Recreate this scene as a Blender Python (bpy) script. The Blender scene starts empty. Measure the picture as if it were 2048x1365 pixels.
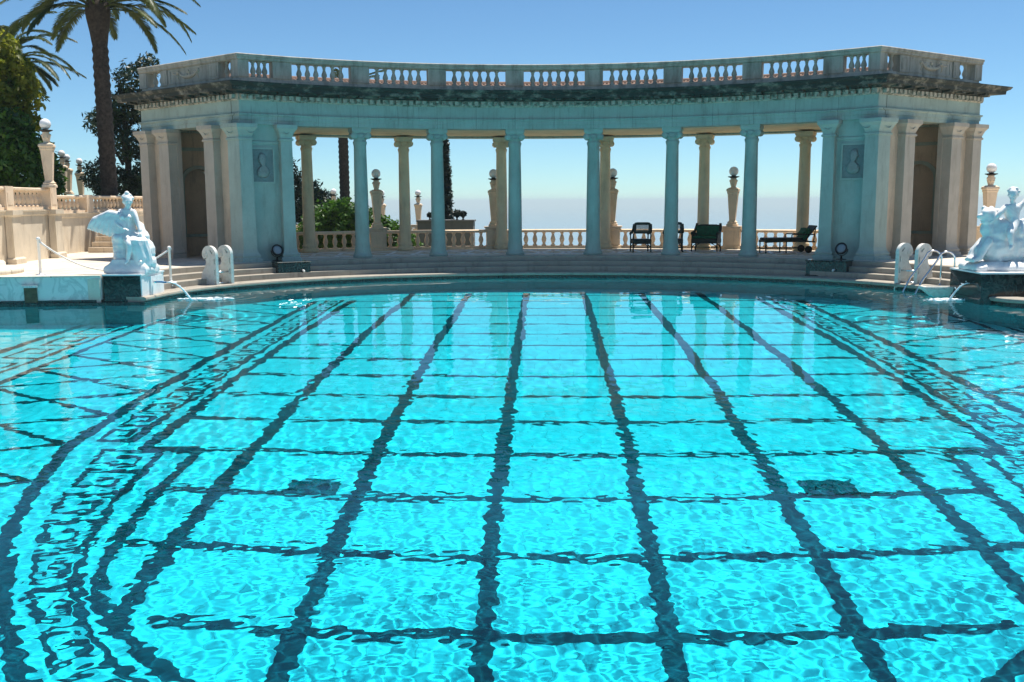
import bpy, math, random
import numpy as np
from mathutils import Matrix, Vector
from mathutils.geometry import tessellate_polygon

S = bpy.context.scene
COL = S.collection
R_ = math.radians

# ------------------------------------------------------------------ camera
cd = bpy.data.cameras.new('camera')
cam = bpy.data.objects.new('camera', cd)
COL.objects.link(cam)
S.camera = cam
cd.sensor_width = 36
cd.lens = 1923.5 / 2048 * 36
cd.clip_start = 0.05
cd.clip_end = 120000
cam.matrix_world = (Matrix.Translation((-.262, 0, 2.3)) @ Matrix.Rotation(.0356, 4, 'Z')
                    @ Matrix.Rotation(math.pi / 2 - .1445, 4, 'X') @ Matrix.Rotation(-.0055, 4, 'Z'))
# ------------------------------------------------------------------ sky and sun
SUN_EL, SUN_AZ = R_(72), R_(44)
world = bpy.data.worlds.new('World')
S.world = world
world.use_nodes = True
wn = world.node_tree
bg = wn.nodes['Background']
sky = wn.nodes.new('ShaderNodeTexSky')
sky.sky_type = 'NISHITA'
sky.sun_disc = False
sky.sun_elevation = SUN_EL
sky.sun_rotation = SUN_AZ
sky.altitude = 2500
sky.air_density = 1.0
sky.dust_density = 0.2
sky.ozone_density = 1.0
tint = wn.nodes.new('ShaderNodeMix')          # clearer, bluer coastal air
tint.data_type = 'RGBA'; tint.blend_type = 'MULTIPLY'; tint.inputs[0].default_value = 1
tint.inputs[7].default_value = (.69, .97, 1.10, 1)
wn.links.new(sky.outputs[0], tint.inputs[6])
wn.links.new(tint.outputs[2], bg.inputs[0])
bg.inputs[1].default_value = 0.08
sl = bpy.data.lights.new('sun', 'SUN')
sl.energy = 5.0
sl.angle = R_(.5)
sl.color = (1, .95, .87)
sun = bpy.data.objects.new('sun', sl)
COL.objects.link(sun)
sun.rotation_euler = (math.pi / 2 - SUN_EL, 0, math.pi - SUN_AZ)
sl.cycles.is_caustics_light = True
S.view_settings.view_transform = 'Standard'
S.view_settings.look = 'None'
S.view_settings.gamma = 1
S.view_settings.exposure = 0.58
S.render.engine = 'CYCLES'
S.cycles.use_denoising = True
S.cycles.max_bounces = 10
S.cycles.diffuse_bounces = 4
S.cycles.sample_clamp_indirect = 6

# ------------------------------------------------------------------ helpers
class MB:
    """collects geometry in world (or local) coordinates, builds ONE mesh object"""
    def __init__(s):
        s.v = []; s.f = []; s.sm = []
    def add(s, vs, fs, smooth=False):
        n = len(s.v)
        s.v.extend([tuple(p) for p in vs])
        for f in fs:
            s.f.append(tuple(i + n for i in f)); s.sm.append(smooth)
        return s
    def box(s, x0, x1, y0, y1, z0, z1):
        return s.add([(x0, y0, z0), (x1, y0, z0), (x1, y1, z0), (x0, y1, z0), (x0, y0, z1), (x1, y0, z1), (x1, y1, z1), (x0, y1, z1)],
                     [(3, 2, 1, 0), (4, 5, 6, 7), (0, 1, 5, 4), (1, 2, 6, 5), (2, 3, 7, 6), (3, 0, 4, 7)])
    def obox(s, c, size, rz=0, bev=0):
        a, b, h = size[0] / 2, size[1] / 2, size[2] / 2
        secs = [(0, -h), (0, h)] if not bev else [(-bev, -h), (0, -h + bev), (0, h - bev), (-bev, h)]
        pol = []
        for e, z in secs:
            q = []
            for x, y in ((-a - e, -b - e), (a + e, -b - e), (a + e, b + e), (-a - e, b + e)):
                q.append((c[0] + x * math.cos(rz) - y * math.sin(rz), c[1] + x * math.sin(rz) + y * math.cos(rz), c[2] + z))
            pol.append(q)
        return s.loft(pol)
    def loft(s, secs, cap=True, smooth=False):
        n = len(secs[0]); vs = [p for q in secs for p in q]; fs = []
        for i in range(len(secs) - 1):
            for j in range(n):
                k = (j + 1) % n
                fs.append((i * n + j, i * n + k, (i + 1) * n + k, (i + 1) * n + j))
        s.add(vs, fs, smooth)
        if cap:
            s.add(secs[0], [tuple(range(n))[::-1]]); s.add(secs[-1], [tuple(range(n))])
        return s
    def lathe(s, prof, n=16, c=(0, 0, 0), smooth=True, mat=None):
        secs = []
        for r, z in prof:
            q = [(r * math.cos(2 * math.pi * k / n), r * math.sin(2 * math.pi * k / n), z) for k in range(n)]
            if mat is not None: q = [tuple(mat @ Vector(p)) for p in q]
            secs.append([(p[0] + c[0], p[1] + c[1], p[2] + c[2]) for p in q])
        return s.loft(secs, True, smooth)
    def sphere(s, c, r, n=16, sq=(1, 1, 1)):
        m = n // 2
        secs = []
        for i in range(m + 1):
            t = math.pi * i / m; rr = max(math.sin(t), 1e-3)
            secs.append([(c[0] + sq[0] * r * rr * math.cos(2 * math.pi * k / n), c[1] + sq[1] * r * rr * math.sin(2 * math.pi * k / n), c[2] - sq[2] * r * math.cos(t)) for k in range(n)])
        return s.loft(secs, True, True)
    def tube(s, pts, r, n=8, smooth=True):
        pts = [Vector(p) for p in pts]; secs = []
        rs = r if isinstance(r, (list, tuple)) else [r] * len(pts)
        up = None
        for i, p in enumerate(pts):
            t = (pts[min(i + 1, len(pts) - 1)] - pts[max(i - 1, 0)]).normalized()
            if up is None: up = Vector((0, 0, 1)) if abs(t.z) < .9 else Vector((1, 0, 0))
            a = t.cross(up).normalized(); b = a.cross(t).normalized(); up = b
            secs.append([tuple(p + (a * math.cos(2 * math.pi * k / n) + b * math.sin(2 * math.pi * k / n)) * rs[i]) for k in range(n)])
        return s.loft(secs, True, smooth)
    def sweep(s, path, prof, closed=False, side=1, smooth=False):
        """profile (d,z) swept along a 2D path with mitred corners; d>0 = to the right of travel"""
        P = [Vector(p) for p in path]; n = len(P); secs = []
        for i in range(n):
            a = P[i] - P[i - 1] if (i > 0 or closed) else P[1] - P[0]
            b = P[(i + 1) % n] - P[i] if (i < n - 1 or closed) else a
            if i == 0 and not closed: a = b
            a, b = a.normalized(), b.normalized()
            na, nb = Vector((a.y, -a.x)), Vector((b.y, -b.x))
            m = (na + nb) / (1 + na.dot(nb)) * side
            secs.append([(P[i].x + m.x * d, P[i].y + m.y * d, z) for d, z in prof])
        if closed:
            secs.append(secs[0]); return s.loft(secs, False, smooth)
        return s.loft(secs, True, smooth)
    def poly(s, loop, z0, z1=None):
        tri = tessellate_polygon([[Vector((p[0], p[1], 0)) for p in loop]])
        n = len(loop)
        area = sum(loop[i][0] * loop[(i + 1) % n][1] - loop[(i + 1) % n][0] * loop[i][1] for i in range(n))
        def ori(t):
            a, b, c = [loop[i] for i in t]
            return t if (b[0] - a[0]) * (c[1] - a[1]) - (b[1] - a[1]) * (c[0] - a[0]) > 0 else t[::-1]
        tri = [ori(tuple(t)) for t in tri]
        if z1 is None:
            return s.add([(p[0], p[1], z0) for p in loop], tri)
        s.add([(p[0], p[1], z1) for p in loop], tri)
        s.add([(p[0], p[1], z0) for p in loop], [t[::-1] for t in tri])
        vs = [(p[0], p[1], z) for z in (z0, z1) for p in loop]
        fs = [(i, (i + 1) % n, n + (i + 1) % n, n + i) for i in range(n)]
        if area < 0: fs = [f[::-1] for f in fs]
        return s.add(vs, fs)
    def plate(s, outer, holes, fr, d0, d1):
        """flat plate in the (u,v) plane of frame fr=(o,u,n), v=up; from depth d0 to d1 along n"""
        o, u, n = Vector(fr[0]), Vector(fr[1]), Vector(fr[2])
        W = lambda p, d: tuple(o + u * p[0] + Vector((0, 0, p[1])) + n * d)
        loops = [outer] + holes; allp = [p for l in loops for p in l]
        tri = tessellate_polygon([[Vector((p[0], p[1], 0)) for p in l] for l in loops])
        s.add([W(p, d0) for p in allp], tri); s.add([W(p, d1) for p in allp], [t[::-1] for t in tri])
        for l in loops:
            m = len(l)
            s.add([W(p, d) for d in (d0, d1) for p in l], [(i, (i + 1) % m, m + (i + 1) % m, m + i) for i in range(m)])
        return s
    def build(s, name, m, parent=None, off=None, recalc=True):
        me = bpy.data.meshes.new(name)
        v = np.array(s.v, dtype=np.float64)
        if off is not None: v = v - np.array(off)
        me.from_pydata([tuple(p) for p in v], [], s.f)
        me.polygons.foreach_set('use_smooth', s.sm)
        me.materials.append(m)
        if recalc:
            import bmesh
            b = bmesh.new(); b.from_mesh(me)
            bmesh.ops.remove_doubles(b, verts=b.verts, dist=1e-5)
            bmesh.ops.recalc_face_normals(b, faces=b.faces)
            b.to_mesh(me); b.free()
        me.update()
        o = bpy.data.objects.new(name, me)
        COL.objects.link(o)
        if parent is not None: o.parent = parent
        elif off is not None: o.location = off
        return o

def tag(o, label=None, cat=None, group=None, kind=None):
    if label: o['label'] = label
    if cat: o['category'] = cat
    if group: o['group'] = group
    if kind: o['kind'] = kind
    return o
def empty(name, loc, rz=0, label=None, cat=None, group=None):
    o = bpy.data.objects.new(name, None); COL.objects.link(o)
    o.empty_display_size = .2
    o.location = loc; o.rotation_euler = (0, 0, rz)
    return tag(o, label, cat, group)
def copy_tree(o, parent=None):
    c = o.copy(); COL.objects.link(c)
    if parent: c.parent = parent
    for ch in [x for x in COL.objects if x.parent == o]: copy_tree(ch, c)
    return c
def inst(o, parent, loc, rz=0):
    c = o.copy(); COL.objects.link(c); c.parent = parent; c.location = loc; c.rotation_euler = (0, 0, rz)
    return c

# ------------------------------------------------------------------ materials
def newmat(name):
    m = bpy.data.materials.new(name); m.use_nodes = True
    return m, m.node_tree.nodes, m.node_tree.links, m.node_tree.nodes['Principled BSDF']
def noise_ramp(N, L, vec, scale, detail, stops, rough=.6):
    t = N.new('ShaderNodeTexNoise'); t.inputs['Scale'].default_value = scale; t.inputs['Detail'].default_value = detail
    t.inputs['Roughness'].default_value = rough
    L.new(vec, t.inputs['Vector'])
    r = N.new('ShaderNodeValToRGB')
    while len(r.color_ramp.elements) < len(stops): r.color_ramp.elements.new(.5)
    for e, (p, c) in zip(r.color_ramp.elements, stops):
        e.position = p; e.color = (*c, 1) if not isinstance(c, float) else (c, c, c, 1)
    L.new(t.outputs['Fac'], r.inputs['Fac'])
    return r.outputs['Color'], t.outputs['Fac']
def mix(N, L, fac, a, b, mode='MIX'):
    x = N.new('ShaderNodeMix'); x.data_type = 'RGBA'; x.blend_type = mode
    for i, v in ((0, fac), (6, a), (7, b)):
        if hasattr(v, 'links'): L.new(v, x.inputs[i])
        elif isinstance(v, (int, float)): x.inputs[i].default_value = v
        else: x.inputs[i].default_value = (*v, 1)
    return x.outputs[2]
def position(N, L, scale=(1, 1, 1)):
    g = N.new('ShaderNodeNewGeometry'); mp = N.new('ShaderNodeMapping'); mp.inputs['Scale'].default_value = scale
    L.new(g.outputs['Position'], mp.inputs['Vector'])
    return mp.outputs[0]
def stone(name, c, dark, streak=.5, stain=None, rough=.85, bump=.25, lo=.52, hi=.72):
    m, N, L, B = newmat(name)
    p = position(N, L); ps = position(N, L, (2.6, 2.6, .45))
    base, _ = noise_ramp(N, L, p, 1.7, 6, [(.3, tuple(x * .86 for x in c)), (.7, tuple(min(1, x * 1.08) for x in c))])
    f1, _ = noise_ramp(N, L, ps, 1.6, 8, [(lo, 0.0), (hi, 1.0)], .7)
    sc = N.new('ShaderNodeMath'); sc.operation = 'MULTIPLY'; sc.inputs[1].default_value = streak
    L.new(f1, sc.inputs[0])
    col = mix(N, L, sc.outputs[0], base, dark)
    f2, fine = noise_ramp(N, L, p, 38, 4, [(.35, 0.0), (.75, 1.0)])
    s2 = N.new('ShaderNodeMath'); s2.operation = 'MULTIPLY'; s2.inputs[1].default_value = .18
    L.new(f2, s2.inputs[0])
    col = mix(N, L, s2.outputs[0], col, dark)
    if stain:
        f3, _ = noise_ramp(N, L, position(N, L, (1, 1, 1.6)), stain[1], 8, [(stain[2], 0.0), (stain[3], 1.0)], .7)
        col = mix(N, L, f3, col, stain[0])
    L.new(col, B.inputs['Base Color']); B.inputs['Roughness'].default_value = rough
    bm = N.new('ShaderNodeBump'); bm.inputs['Strength'].default_value = bump; bm.inputs['Distance'].default_value = .02
    L.new(fine, bm.inputs['Height']); L.new(bm.outputs[0], B.inputs['Normal'])
    return m
def marble(name, c, vein, scale=2.0, lo=.47, hi=.5, rough=.25, amt=.8):
    m, N, L, B = newmat(name)
    p = position(N, L)
    t = N.new('ShaderNodeTexNoise'); t.inputs['Scale'].default_value = scale; t.inputs['Detail'].default_value = 9
    t.inputs['Distortion'].default_value = 1.6; L.new(p, t.inputs['Vector'])
    r = N.new('ShaderNodeValToRGB'); e = r.color_ramp.elements
    e[0].position = lo - .06; e[0].color = (0, 0, 0, 1); e[1].position = hi + .06; e[1].color = (0, 0, 0, 1)
    k = r.color_ramp.elements.new((lo + hi) / 2); k.color = (amt, amt, amt, 1)
    L.new(t.outputs['Fac'], r.inputs['Fac'])
    b2, _ = noise_ramp(N, L, p, scale * .7, 4, [(.3, tuple(x * .85 for x in c)), (.7, c)])
    L.new(mix(N, L, r.outputs[0], b2, vein), B.inputs['Base Color'])
    B.inputs['Roughness'].default_value = rough
    return m
def plain(name, c, rough=.5, metal=0, var=.2, scale=6):
    m, N, L, B = newmat(name)
    b, _ = noise_ramp(N, L, position(N, L), scale, 5, [(.3, tuple(x * (1 - var) for x in c)), (.7, tuple(min(1, x * (1 + var)) for x in c))])
    L.new(b, B.inputs['Base Color']); B.inputs['Roughness'].default_value = rough; B.inputs['Metallic'].default_value = metal
    return m
def leafmat(name, a, b, trans=.25):
    m, N, L, B = newmat(name)
    col, _ = noise_ramp(N, L, position(N, L), 1.6, 5, [(.35, a), (.65, b)])
    L.new(col, B.inputs['Base Color']); B.inputs['Roughness'].default_value = .45
    t = N.new('ShaderNodeBsdfTranslucent'); L.new(col, t.inputs['Color'])
    x = N.new('ShaderNodeMixShader'); x.inputs[0].default_value = trans
    L.new(B.outputs[0], x.inputs[1]); L.new(t.outputs[0], x.inputs[2])
    L.new(x.outputs[0], N['Material Output'].inputs[0])
    return m

M = {}
M['rear_bounce'] = stone('rear_stone_bounce_tint', (.80, .65, .44), (.28, .21, .13), .45)  # rear columns and ceiling: warm deck bounce painted into the base colour
M['stone'] = stone('weathered_stone_pool_tint', (.37, .455, .40), (.17, .20, .16), .5)  # weathering streaks, plus the pool's cyan light put into the greenish base
M['stone_bounce'] = stone('weathered_stone_bounce_tint', (.47, .42, .345), (.24, .19, .14), .5)  # same stone for the end walls, deck bounce painted in as warmth
M['stone_side'] = stone('rough_render', (.62, .51, .38), (.20, .16, .12), .6, rough=.95, bump=.5)
M['parapet'] = stone('parapet_stone', (.50, .45, .37), (.13, .12, .09), .75, lo=.45, hi=.7)
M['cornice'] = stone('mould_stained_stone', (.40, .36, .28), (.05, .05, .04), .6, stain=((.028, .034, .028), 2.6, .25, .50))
M['dentil'] = stone('dentil_stone', (.52, .47, .38), (.12, .13, .10), .7, stain=((.10, .12, .09), 5.0, .48, .62))
M['terrace'] = stone('terrace_stone', (.74, .66, .54), (.30, .26, .21), .5, rough=.8)
M['step'] = stone('step_stone', (.36, .32, .26), (.14, .12, .10), .7, rough=.8)
M['wall'] = stone('sunlit_wall_stone', (.70, .60, .46), (.36, .27, .18), .55)
M['bal'] = stone('balustrade_stone', (.82, .64, .46), (.22, .16, .10), .5)
M['white'] = marble('white_marble', (.86, .86, .84), (.55, .55, .56), 1.6, rough=.4, amt=.35)
M['veined'] = marble('veined_pale_marble', (.72, .76, .72), (.35, .42, .40), 2.2, rough=.3, amt=.6)
M['black'] = marble('black_marble', (.010, .016, .015), (.10, .14, .12), 3.4, .495, .498, rough=.12, amt=.35)
M['aged_marble'] = marble('aged_marble', (.74, .72, .66), (.45, .42, .36), 3, rough=.5, amt=.4)
def jointed(src, name, step_deg):
    m = M[src].copy(); m.name = name; N, L = m.node_tree.nodes, m.node_tree.links; B = N['Principled BSDF']
    old = B.inputs['Base Color'].links[0].from_socket
    g = N.new('ShaderNodeNewGeometry'); sx = N.new('ShaderNodeSeparateXYZ'); L.new(g.outputs['Position'], sx.inputs[0])
    def mt(op, a, b=None):
        q = N.new('ShaderNodeMath'); q.operation = op
        for i, v in ((0, a), (1, b)):
            if v is None: continue
            if hasattr(v, 'links'): L.new(v, q.inputs[i])
            else: q.inputs[i].default_value = v
        return q.outputs[0]
    ang = mt('DEGREES', mt('ARCTAN2', sx.outputs[0], mt('SUBTRACT', sx.outputs[1], 16.07)))
    f = mt('FRACT', mt('ADD', mt('DIVIDE', ang, step_deg), 100.5))
    line = mt('LESS_THAN', mt('ABSOLUTE', mt('SUBTRACT', f, .5)), .004)
    # run-off streaks, denser near the joints
    cb = N.new('ShaderNodeCombineXYZ'); L.new(mt('MULTIPLY', ang, 1.6), cb.inputs[0]); L.new(mt('MULTIPLY', sx.outputs[2], .5), cb.inputs[1])
    st, _ = noise_ramp(N, L, cb.outputs[0], 2.0, 6, [(.52, 0.0), (.75, .55)], .7)
    c = mix(N, L, st, old, (.14, .12, .09)); c = mix(N, L, mt('MULTIPLY', line, .7), c, (.06, .05, .04))
    L.new(c, B.inputs['Base Color']); return m
M['frieze'] = jointed('stone', 'frieze_stone', 4.725)
M['slate_pale'] = marble('carved_marble', (.27, .29, .27), (.16, .18, .16), 5, rough=.5, amt=.5)
M['slate'] = marble('relief_marble', (.19, .23, .22), (.11, .13, .13), 4, rough=.5, amt=.5)
M['tile'] = plain('roof_tile', (.17, .10, .07), .8, 0, .35, 5)
M['wicker'] = plain('dark_wicker', (.012, .020, .015), .6, 0, .5, 40)
M['wickerpanel'] = plain('woven_panel', (.03, .045, .05), .7, 0, .5, 60)
M['cushion'] = plain('green_cushion', (.006, .10, .045), .8, 0, .35, 8)
M['iron'] = plain('black_iron', (.012, .013, .012), .5, .2, .3, 20)
M['steel'] = plain('polished_steel', (.72, .74, .76), .18, 1, .05)
M['paint'] = plain('white_paint', (.80, .80, .78), .4, 0, .05)
M['rope'] = plain('white_rope', (.75, .74, .70), .8, 0, .2, 60)
M['glassball'] = plain('opal_glass', (.86, .84, .82), .18, 0, .03)
M['lens'] = plain('lamp_lens', (.25, .28, .30), .08, 0, .1)
M['pipe'] = plain('blue_pipe', (.03, .16, .32), .4, 0, .2)
M['trunk'] = plain('palm_bark', (.055, .040, .030), .95, 0, .55, 9)
M['bark'] = plain('tree_bark', (.07, .05, .035), .95, 0, .4, 6)
M['palmleaf'] = leafmat('palm_leaf', (.035, .060, .015), (.10, .13, .03), .3)
M['leaf_yellow'] = leafmat('leaf_yellow_green', (.09, .15, .012), (.42, .41, .045), .6)
M['leaf_green'] = leafmat('leaf_green', (.025, .085, .008), (.09, .20, .015), .4)
M['leaf_dark'] = leafmat('leaf_dark', (.010, .030, .010), (.025, .06, .02), .15)
M['leaf_cypress'] = leafmat('leaf_cypress', (.006, .018, .012), (.015, .035, .02), .1)
M['added_lawn'] = plain('added_dark_lawn', (.035, .065, .018), .95, 0, .5, 2)
M['soil'] = plain('dry_hillside', (.16, .15, .07), .95, 0, .4, .3)
M['greywall'] = stone('grey_block_stone', (.16, .16, .15), (.07, .07, .07), .5)

def paved(m, w, h, mort):
    N, L = m.node_tree.nodes, m.node_tree.links; B = N['Principled BSDF']; old = B.inputs['Base Color'].links[0].from_socket
    bk = N.new('ShaderNodeTexBrick'); bk.inputs['Scale'].default_value = 1; bk.inputs['Brick Width'].default_value = w; bk.inputs['Row Height'].default_value = h
    bk.inputs['Mortar Size'].default_value = mort; bk.inputs['Color1'].default_value = (1, 1, 1, 1); bk.inputs['Color2'].default_value = (.84, .82, .80, 1); bk.inputs['Mortar'].default_value = (.45, .42, .38, 1)
    L.new(position(N, L), bk.inputs['Vector']); L.new(mix(N, L, 1.0, old, bk.outputs[0], 'MULTIPLY'), B.inputs['Base Color'])
paved(M['terrace'], 1.1, .75, .012)

# ------------------------------------------------------------------ plan of the place (metres, water at z = 0)
CX, CY = 0.0, 16.07                       # centre of the colonnade's circle
HF = .58                                  # colonnade floor
def pol(r, deg, z=None):
    a = R_(deg); p = (CX + r * math.sin(a), CY + r * math.cos(a))
    return p if z is None else (*p, z)
def arc(r, a0, a1, n): return [pol(r, a0 + (a1 - a0) * i / n) for i in range(n + 1)]

# pool edge of the alcove, left to right
half = [(0, 29.35), (1.5, 29.27), (3, 29.02), (4.5, 28.52), (5.8, 27.90), (6.9, 27.2), (7.8, 26.4), (8.45, 25.6), (8.95, 24.8), (9.28, 23.9), (9.46, 22.9), (9.52, 21.75)]
def smooth_pts(p, it=2):
    for _ in range(it):
        q = [p[0]]
        for a, b in zip(p[:-1], p[1:]):
            q += [(a[0] * .75 + b[0] * .25, a[1] * .75 + b[1] * .25), (a[0] * .25 + b[0] * .75, a[1] * .25 + b[1] * .75)]
        p = q + [p[-1]]
    return p
edge = smooth_pts([(-x, y) for x, y in half[::-1]] + half[1:], 2)
right_ext = [(9.75, 21.15), (10.3, 20.55), (11.5, 20.1), (14.5, 19.9)]
left_ext = [(-14.5, 21.2), (-9.52, 21.75)]
NEAR = 1.6
DEP = -3.6
pool_loop = [(-14.5, NEAR), (14.5, NEAR)] + right_ext[::-1] + edge[::-1] + left_ext[::-1][1:]

# ------------------------------------------------------------------ pool shell, mosaic, water
m, N, L, B = newmat('pool_marble')
pp = position(N, L)
c1, _ = noise_ramp(N, L, pp, 3.0, 6, [(.3, (.80, .88, .88)), (.7, (.92, .96, .96))])
bk = N.new('ShaderNodeTexBrick'); bk.inputs['Scale'].default_value = 1.0; bk.inputs['Mortar Size'].default_value = .006
bk.inputs['Brick Width'].default_value = .46; bk.inputs['Row Height'].default_value = .46
bk.inputs['Color1'].default_value = (1, 1, 1, 1); bk.inputs['Color2'].default_value = (.9, .92, .92, 1); bk.inputs['Mortar'].default_value = (.6, .66, .66, 1)
L.new(pp, bk.inputs['Vector'])
L.new(mix(N, L, 1.0, c1, bk.outputs[0], 'MULTIPLY'), B.inputs['Base Color']); B.inputs['Roughness'].default_value = .6
M['pool'] = m
M['serp'] = plain('serpentine_tile', (.016, .050, .068), .6, 0, .6, 5)
M['grate'] = plain('drain_bronze', (.05, .10, .12), .6, .2, .5, 8)
M['poolwall'] = plain('pool_wall_tile', (.16, .28, .30), .6, 0, .3, 4)

mb = MB().poly(pool_loop, DEP)
floor_o = tag(mb.build('pool_floor', M['pool'], recalc=False), kind='structure')
mb = MB()
n = len(pool_loop)
mb.add([(p[0], p[1], z) for z in (DEP, .02) for p in pool_loop], [(i, n + i, n + (i + 1) % n, (i + 1) % n) for i in range(n)])
pwall_o = tag(mb.build('pool_wall', M['poolwall'], recalc=False), kind='structure')
mb = MB().sweep([pool_loop[-1]] + pool_loop[:0:-1], [(.0, -.28), (.03, -.28), (.03, .045), (.0, .045)], side=1)
tag(mb.build('waterline_reflection_band', M['black']), kind='structure')  # dark strip painted in for the reflection of the steps at the waterline

mb = MB()
ZM = DEP + .004
layer = [0]
def strip(pts, w):
    """dark marble strip along a polyline, each on its own 1 mm level so crossings never coincide"""
    layer[0] += 1
    z = ZM + .0006 * (layer[0] % 40)
    P = [Vector(p) for p in pts]; vs = []
    for i, p in enumerate(P):
        a = (P[min(i + 1, len(P) - 1)] - P[max(i - 1, 0)]).normalized(); nn = Vector((a.y, -a.x)) * w / 2
        vs += [(p.x - nn.x, p.y - nn.y, z), (p.x + nn.x, p.y + nn.y, z)]
    mb.add(vs, [(2 * i, 2 * i + 1, 2 * i + 3, 2 * i + 2) for i in range(len(P) - 1)])
Y0, SY = 27.58, 1.388
XG = [.835, 2.5, 4.17]
for X in XG:
    for sg in (-1, 1): strip([(sg * X, {.835: 6.3, 2.5: 6.85, 4.17: 8.05}[X]), (sg * X, 28.2)], .19)
for sg in (-1, 1): strip([(sg * 5.6, 12.25), (sg * 5.6, 26.4)], .19)
for i in range(18):
    Y = Y0 - SY * i
    w = 5.6 if Y > 12 else (4.84 if Y > 9.5 else max(1.5, 4.6 - (9.5 - Y) * .55))
    if Y > 26.2: w = 4.2
    strip([(-w, Y), (w, Y)], .12)
inner = [(5.6, 12.3), (4.86, 12.15), (4.84, 10.6), (4.8, 9.7), (4.7, 9.1), (4.5, 8.5), (4.17, 8.03), (3.7, 7.65), (3.3, 7.35), (2.6, 6.9), (1.5, 6.45), (0, 6.2)]
outer = [(6.6, 26.2), (6.6, 20), (6.6, 12.2), (6.25, 10.6), (5.86, 9.37), (5.3, 8.3), (4.6, 7.25), (3.6, 6.3), (2.2, 5.6), (0, 5.3)]
for sg in (-1, 1):
    strip([(sg * x, y) for x, y in inner], .155)
    strip([(sg * x, y) for x, y in outer], .185)
    # greek key meander inside the border band
    def key_unit(fr):
        for path in ([(0, .0), (0, 1), (.70, 1), (.70, .30), (.34, .30), (.34, .66)], [(0, .0), (1.0, .0)]):
            strip([fr(u, v) for u, v in path], .10)
    for k in range(20):
        ya = 12.5 + k * .70
        key_unit(lambda u, v, ya=ya: (sg * (5.87 + .44 * v), ya + u * .70))
    # band turning round the near end
    def resamp(pts, n):
        P = [Vector(p) for p in pts]; D = [0]
        for a, b in zip(P[:-1], P[1:]): D.append(D[-1] + (b - a).length)
        o = []
        for k in range(n + 1):
            t = D[-1] * k / n; q = max(i for i in range(len(D)) if D[i] <= t + 1e-9); q = min(q, len(P) - 2)
            o.append(P[q].lerp(P[q + 1], (t - D[q]) / (D[q + 1] - D[q])))
        return o
    ip, op = resamp(inner[1:], 13), resamp([(6.55, 12.15)] + outer[3:], 13)
    for k in range(13):
        def fr(u, v, k=k):
            a = ip[k].lerp(ip[k + 1], u); b = op[k].lerp(op[k + 1], u)
            q = a.lerp(b, .27 + .44 * v); return (sg * q.x, q.y)
        key_unit(fr)
    # lozenge lattice between the border and the outer border near the pool edge
    strip([(sg * 9.35, 3.4), (sg * 9.35, 24.4)], .14)
    strip([(sg * 10.85, 3.4), (sg * 10.85, 21.6)], .20)
    for k in range(13):
        ya = 3.6 + k * 1.39
        key_unit(lambda u, v, ya=ya: (sg * (9.75 + .70 * v), ya + u * 1.33))
    for k in range(2, 13):
        yk = Y0 - SY * k
        xi = 6.72 if yk > 12 else 6.45
        for d in (-1, 1): strip([(sg * xi, yk), (sg * 9.3, yk + d * SY)], .10)
mos_o = tag(mb.build('pool_mosaic', M['serp'], recalc=False), kind='structure')

# water surface: real ripples, finer towards the camera
xs = np.concatenate([np.arange(-14.4, -8, .07), np.arange(-8, -4.6, .035), np.arange(-4.6, 4.6, .024), np.arange(4.6, 8, .035), np.arange(8, 14.41, .07)])
ys = [NEAR - .05]
while ys[-1] < 29.6: ys.append(ys[-1] + max(.019, .0050 * ys[-1] - .012))
ys = np.array(ys)
GX, GY = np.meshgrid(xs, ys)
rng = np.random.RandomState(5)
def waves(L, slope, n, th0=None, spread=math.pi):
    Z = np.zeros_like(GX)
    for i in range(n):
        l = L * rng.uniform(.72, 1.35); th = rng.uniform(0, 2 * np.pi) if th0 is None else th0 + rng.uniform(-spread, spread)
        k = 2 * np.pi / l
        Z += slope / k * math.sqrt(2.0 / n) * np.sin(k * (GX * np.cos(th) + GY * np.sin(th)) + rng.uniform(0, 7))
    return Z
patch = .75 + .35 * np.tanh(2 * (waves(7.0, 1, 5) / 2.0)) + .45 * np.exp(-((GX + 5.6) / 1.2) ** 2) * np.clip((GY - 9.5) / 3, 0, 1) + .5 * np.exp(-((GX - 6.4) / 1.5) ** 2)
fade = np.clip((GY - NEAR) / 1, 0, 1)
GZ = waves(1.8, .003, 7) + waves(.85, .0045, 9) + patch * np.clip((30 - GY) / 14, .45, 1) * (.74 + .20 * np.clip((GY - 7) / 5, 0, 1)) * (waves(.46, .006, 12) + waves(.27, .008, 14) + waves(.17, .014, 16) * np.clip((20 - GY) / 8, .4, 1) + waves(.115, .028, 20) * np.clip((14 - GY) / 5, .12, 1) + waves(.082, .027, 20) * np.clip((10 - GY) / 3, 0, 1))
# widening rings where the two jets fall in
for jx, jy in ((-8.75, 23.35), (8.95, 22.75)):
    d = np.hypot(GX - jx, GY - jy)
    GZ += .010 * np.exp(-d / 1.1) * np.sin(2 * np.pi * d / .34)
ny, nx = GX.shape
vco = np.stack([GX, GY, GZ], -1).reshape(-1, 3)
idx = np.arange(nx * ny).reshape(ny, nx)
F = np.stack([idx[:-1, :-1], idx[:-1, 1:], idx[1:, 1:], idx[1:, :-1]], -1).reshape(-1, 4)
fc = vco[F].mean(1)
pl = np.array(pool_loop); inside = np.zeros(len(F), bool)
for i in range(len(pl)):
    (x1, y1), (x2, y2) = pl[i], pl[(i + 1) % len(pl)]
    if y1 == y2: continue
    c = ((y1 > fc[:, 1]) != (y2 > fc[:, 1])) & (fc[:, 0] < (x2 - x1) * (fc[:, 1] - y1) / (y2 - y1) + x1)
    inside ^= c
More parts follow.
